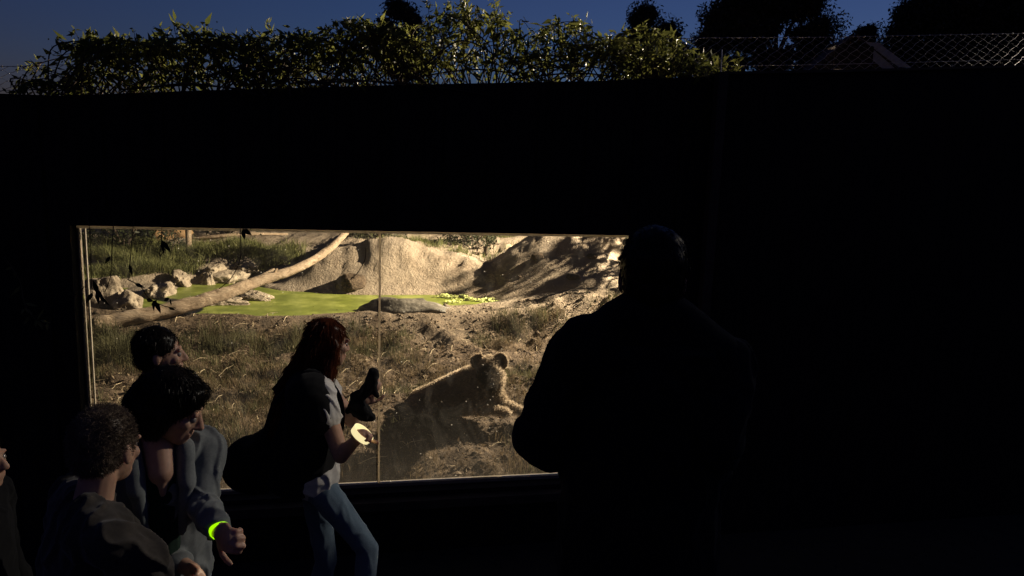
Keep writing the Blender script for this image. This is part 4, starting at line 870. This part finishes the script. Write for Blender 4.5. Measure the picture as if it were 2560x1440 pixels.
# ------------------------------------------------------------------ trees beyond
def tree(label, clumps, D, base_px, seed, dens=1.0, leaf=.16, mat=TREELEAF, name='gum_tree'):
    b = atY(base_px, 600, D); b.z = 1.2; e = empty(name, b, label=label, cat='tree', group='tall trees beyond the wall')
    PP = []; mb = MB(); rr = np.random.default_rng(seed); top = None
    tgt = [atY(px, py, D) for px, py, *_ in clumps]
    hub = Vector((b.x, b.y, sum(t.z for t in tgt)/len(tgt)-1.0))
    a_, r_ = spline([b, b.lerp(hub, .5)+Vector((.2, 0, 0)), hub], [.30, .22, .15], 6); mb.tube(a_, r_, 10, .1)
    for (px, py, rx, ry), t in zip(clumps, tgt):
        k = D/FPX; RX = rx*k; RY = ry*k; n = int(1500*dens*(rx*ry)/1600)+500
        mb.tube([hub, hub.lerp(t, .5)+Vector((0, .2, .2)), t], [.11, .07, .03], 7)
        m = n//2; dd = rr.normal(0, 1, (m, 3)); dd /= np.linalg.norm(dd, axis=1)[:, None]; PP.append(dd*(rr.random(m)**.4)[:, None]*np.array([RX, RX, RY])*.82+np.array(t[:]))
        m = n//3; dd = rr.normal(0, 1, (m, 3)); dd /= np.linalg.norm(dd, axis=1)[:, None]; q_ = dd*rr.uniform(.85, 1.3, m)[:, None]; nn_ = np.array([noise.noise(Vector(v*3.5)+Vector((px*.1, 0, 0))) for v in dd]); PP.append(q_[nn_ > .05]*np.array([RX, RX, RY])+np.array(t[:]))
        for s_ in range(9):                        # sub-clumps give the uneven outline
            th = rr.uniform(0, 2*pi); ph = rr.uniform(-.9, 1); q = sqrt(max(0, 1-ph*ph)); cdir = np.array([cos(th)*q*RX, sin(th)*q*RX, ph*RY])*rr.uniform(.35, .75); r2 = rr.uniform(.35, .6)
            m = n//7; dd = rr.normal(0, 1, (m, 3)); dd /= np.linalg.norm(dd, axis=1)[:, None]; dd *= (rr.random(m)**.45)[:, None]*r2*np.array([RX, RX, RY*.85])
            PP.append(dd+cdir+np.array(t[:])); 
            if s_ < 4: tt = Vector(cdir)+t; mb.tube([t, tt], [.03, .012], 5)
    keep(mb.build('trunk', DARKBARK), e)
    leaves('crown', np.concatenate(PP), leaf, mat, e, .4, .4); return e
tree('slim pointed tree beyond the wall behind the middle of the vine', [(1000, 25, 38, 28), (1030, 60, 26, 34), (965, 85, 30, 40), (1000, 110, 55, 50), (1010, 170, 60, 45)], 30, 1000, 1)
tree('tree with a round ball of foliage on top, right of the vine shoots', [(1610, 42, 40, 36), (1605, 85, 32, 24), (1560, 120, 40, 36), (1665, 95, 44, 46), (1620, 160, 90, 50), (1700, 150, 40, 40)], 30, 1615, 2)
tree('broad tall tree with a gap of sky between its crowns', [(1775, 110, 45, 45), (1815, 60, 60, 55), (1880, 10, 80, 50), (1870, 90, 80, 60), (1950, 20, 60, 40), (2010, 15, 55, 45), (2060, 80, 52, 50), (2020, 100, 46, 45), (1800, 165, 80, 40), (1930, 160, 60, 40), (2050, 150, 70, 40)], 30, 1900, 3)
tree('small bushy tree between the two big trees on the right', [(2170, 85, 28, 26), (2140, 105, 30, 24), (2165, 140, 60, 40)], 32, 2160, 4)
tree('biggest dark tree filling the upper right corner', [(2250, 110, 50, 60), (2290, 50, 60, 60), (2370, 10, 90, 70), (2350, 110, 90, 80), (2450, 30, 90, 80), (2470, 130, 100, 80), (2560, 40, 90, 90), (2580, 150, 100, 80), (2680, 60, 100, 100)], 28, 2460, 5)
sh_ = shrub('shade_sapling', (2.7, 9.95, 1.9), .5, .62, .5, 2500, .10, DARKLEAF, 'unseen sapling added behind the wall to dapple the right mound with shade')  # added out of view so its leaves throw broken shade on the mound
mb = MB(); mb.tube([(2.75, 10.15, 1.1), (2.75, 10.15, 1.8)], .03, 8); keep(mb.build('trunk', DARKBARK), sh_)
# hut beyond the wall on the right
hut = empty('gabled_hut', atY(2130, 600, 23), label='dark gabled hut roof rising behind the right-hand wall', cat='hut')
HD = 23; A = atY(2128, 95, HD); k = HD/FPX
mb = MB(); L_ = atY(2030, 185, HD); R_ = atY(2240, 185, HD); bz = 1.2
mb.prism([Vector((L_.x, HD, bz)), Vector((R_.x, HD, bz)), Vector((R_.x, HD, R_.z)), Vector((A.x, HD, A.z-.08)), Vector((L_.x, HD, L_.z))], Vector((.4, 2.5, 0))); keep(mb.build('wall', DARKBARK), hut)
def slab(p, q, th, name, mat, y0=-.25, dy=3.0):
    mb = MB(); n_ = Vector((-(q-p).z, 0, (q-p).x)).normalized()*th; n_ = n_ if n_.z > 0 else -n_
    mb.prism([p+Vector((0, y0, 0)), q+Vector((0, y0, 0)), q+n_+Vector((0, y0, 0)), p+n_+Vector((0, y0, 0))], Vector((.4, dy, 0))); keep(mb.build(name, mat), hut)
slab(A, atY(2250, 192, HD), .12, 'roof', DARKBARK); slab(A, atY(2015, 192, HD), .12, 'roof', DARKBARK)
LB = simple('pale_bargeboard', (.3, .27, .22), (.4, .36, .3), 8)
slab(atY(2132, 122, HD), atY(2196, 178, HD), .03, 'bargeboard', LB, -.32, .06); slab(atY(2152, 112, HD), atY(2232, 172, HD), .025, 'bargeboard', LB, -.34, .06)

# ------------------------------------------------------------------ lamp fixtures (just outside the frame)
def lampfix(name, loc, target, sc, base, label):
    e = empty(name, (loc.x, loc.y, base), label=label, cat='floodlight'); d_ = (Vector(target)-loc).normalized(); B = d_.to_track_quat('Z', 'Y').to_matrix()
    mb = MB(); back = loc-d_*.16*sc; mb.box(back-d_*.05*sc, .4*sc, .3*sc, .1*sc, B)
    mb.box(back+B @ Vector((0, .15*sc, .06*sc)), .42*sc, .02*sc, .1*sc, B); mb.box(back-B @ Vector((0, .15*sc, -.06*sc)), .42*sc, .02*sc, .1*sc, B)
    keep(mb.build('housing', DARKBARK), e); mb = MB(); bk = back-d_*.1*sc+Vector((0, 0, .0)); mb.tube([Vector((bk.x, bk.y, base)), Vector((bk.x, bk.y, bk.z))], .03*sc+.01, 10); keep(mb.build('pole', DARKBARK), e)
    mb = MB(); mb.box(back+d_*.003, .34*sc, .24*sc, .004, B); keep(mb.build('lens', glow('lamp_lens', (1, .85, .62), 30, (.8, .8, .8))), e)
fe = empty('floodlight', (FLOOD.x+.25, FLOOD.y, 1.0), label='dark boxy floodlight on a pole behind the right-hand wall, left of the hut roof', cat='floodlight')
q = FLOOD; mb = MB(); x0, x1, z0, z1 = q.x-.075, q.x+.42, q.z-.14, q.z+.15
mb.box(((x0+x1)/2, q.y-.13, (z0+z1)/2), x1-x0, .012, z1-z0); mb.box(((x0+x1)/2+.06, q.y+.14, (z0+z1)/2), x1-x0-.12, .012, z1-z0)
mb.box(((x0+x1)/2, q.y+.005, z1+.008), x1-x0, .27, .012); mb.box(((x0+x1)/2+.06, q.y+.005, z0-.008), x1-x0-.14, .27, .012); mb.box((x1+.006, q.y+.005, (z0+z1)/2), .012, .28, z1-z0+.02)
keep(mb.build('housing', WALLM), fe)
mb = MB(); mb.box((q.x+.05, q.y+.005, q.z), .02, .22, .2); keep(mb.build('lens', glow('lamp_lens', (1, .85, .62), 3, (.8, .8, .8))), fe)
mb = MB(); mb.tube([(q.x+.25, q.y, 1.0), (q.x+.25, q.y, z0-.014)], .04, 10); keep(mb.build('pole', WALLM), fe)
lampfix('path_lamp', PATHL, (-1.25, 2.42, 1.2), .4, 1.0, 'small lamp on a pole above the side wall, just over the top of the picture')

lampfix('wall_lamp', WALLL, (2.4, 5.15, 3.25), .5, 1.0, 'small lamp on a pole behind the side wall, beyond the right edge of the picture')
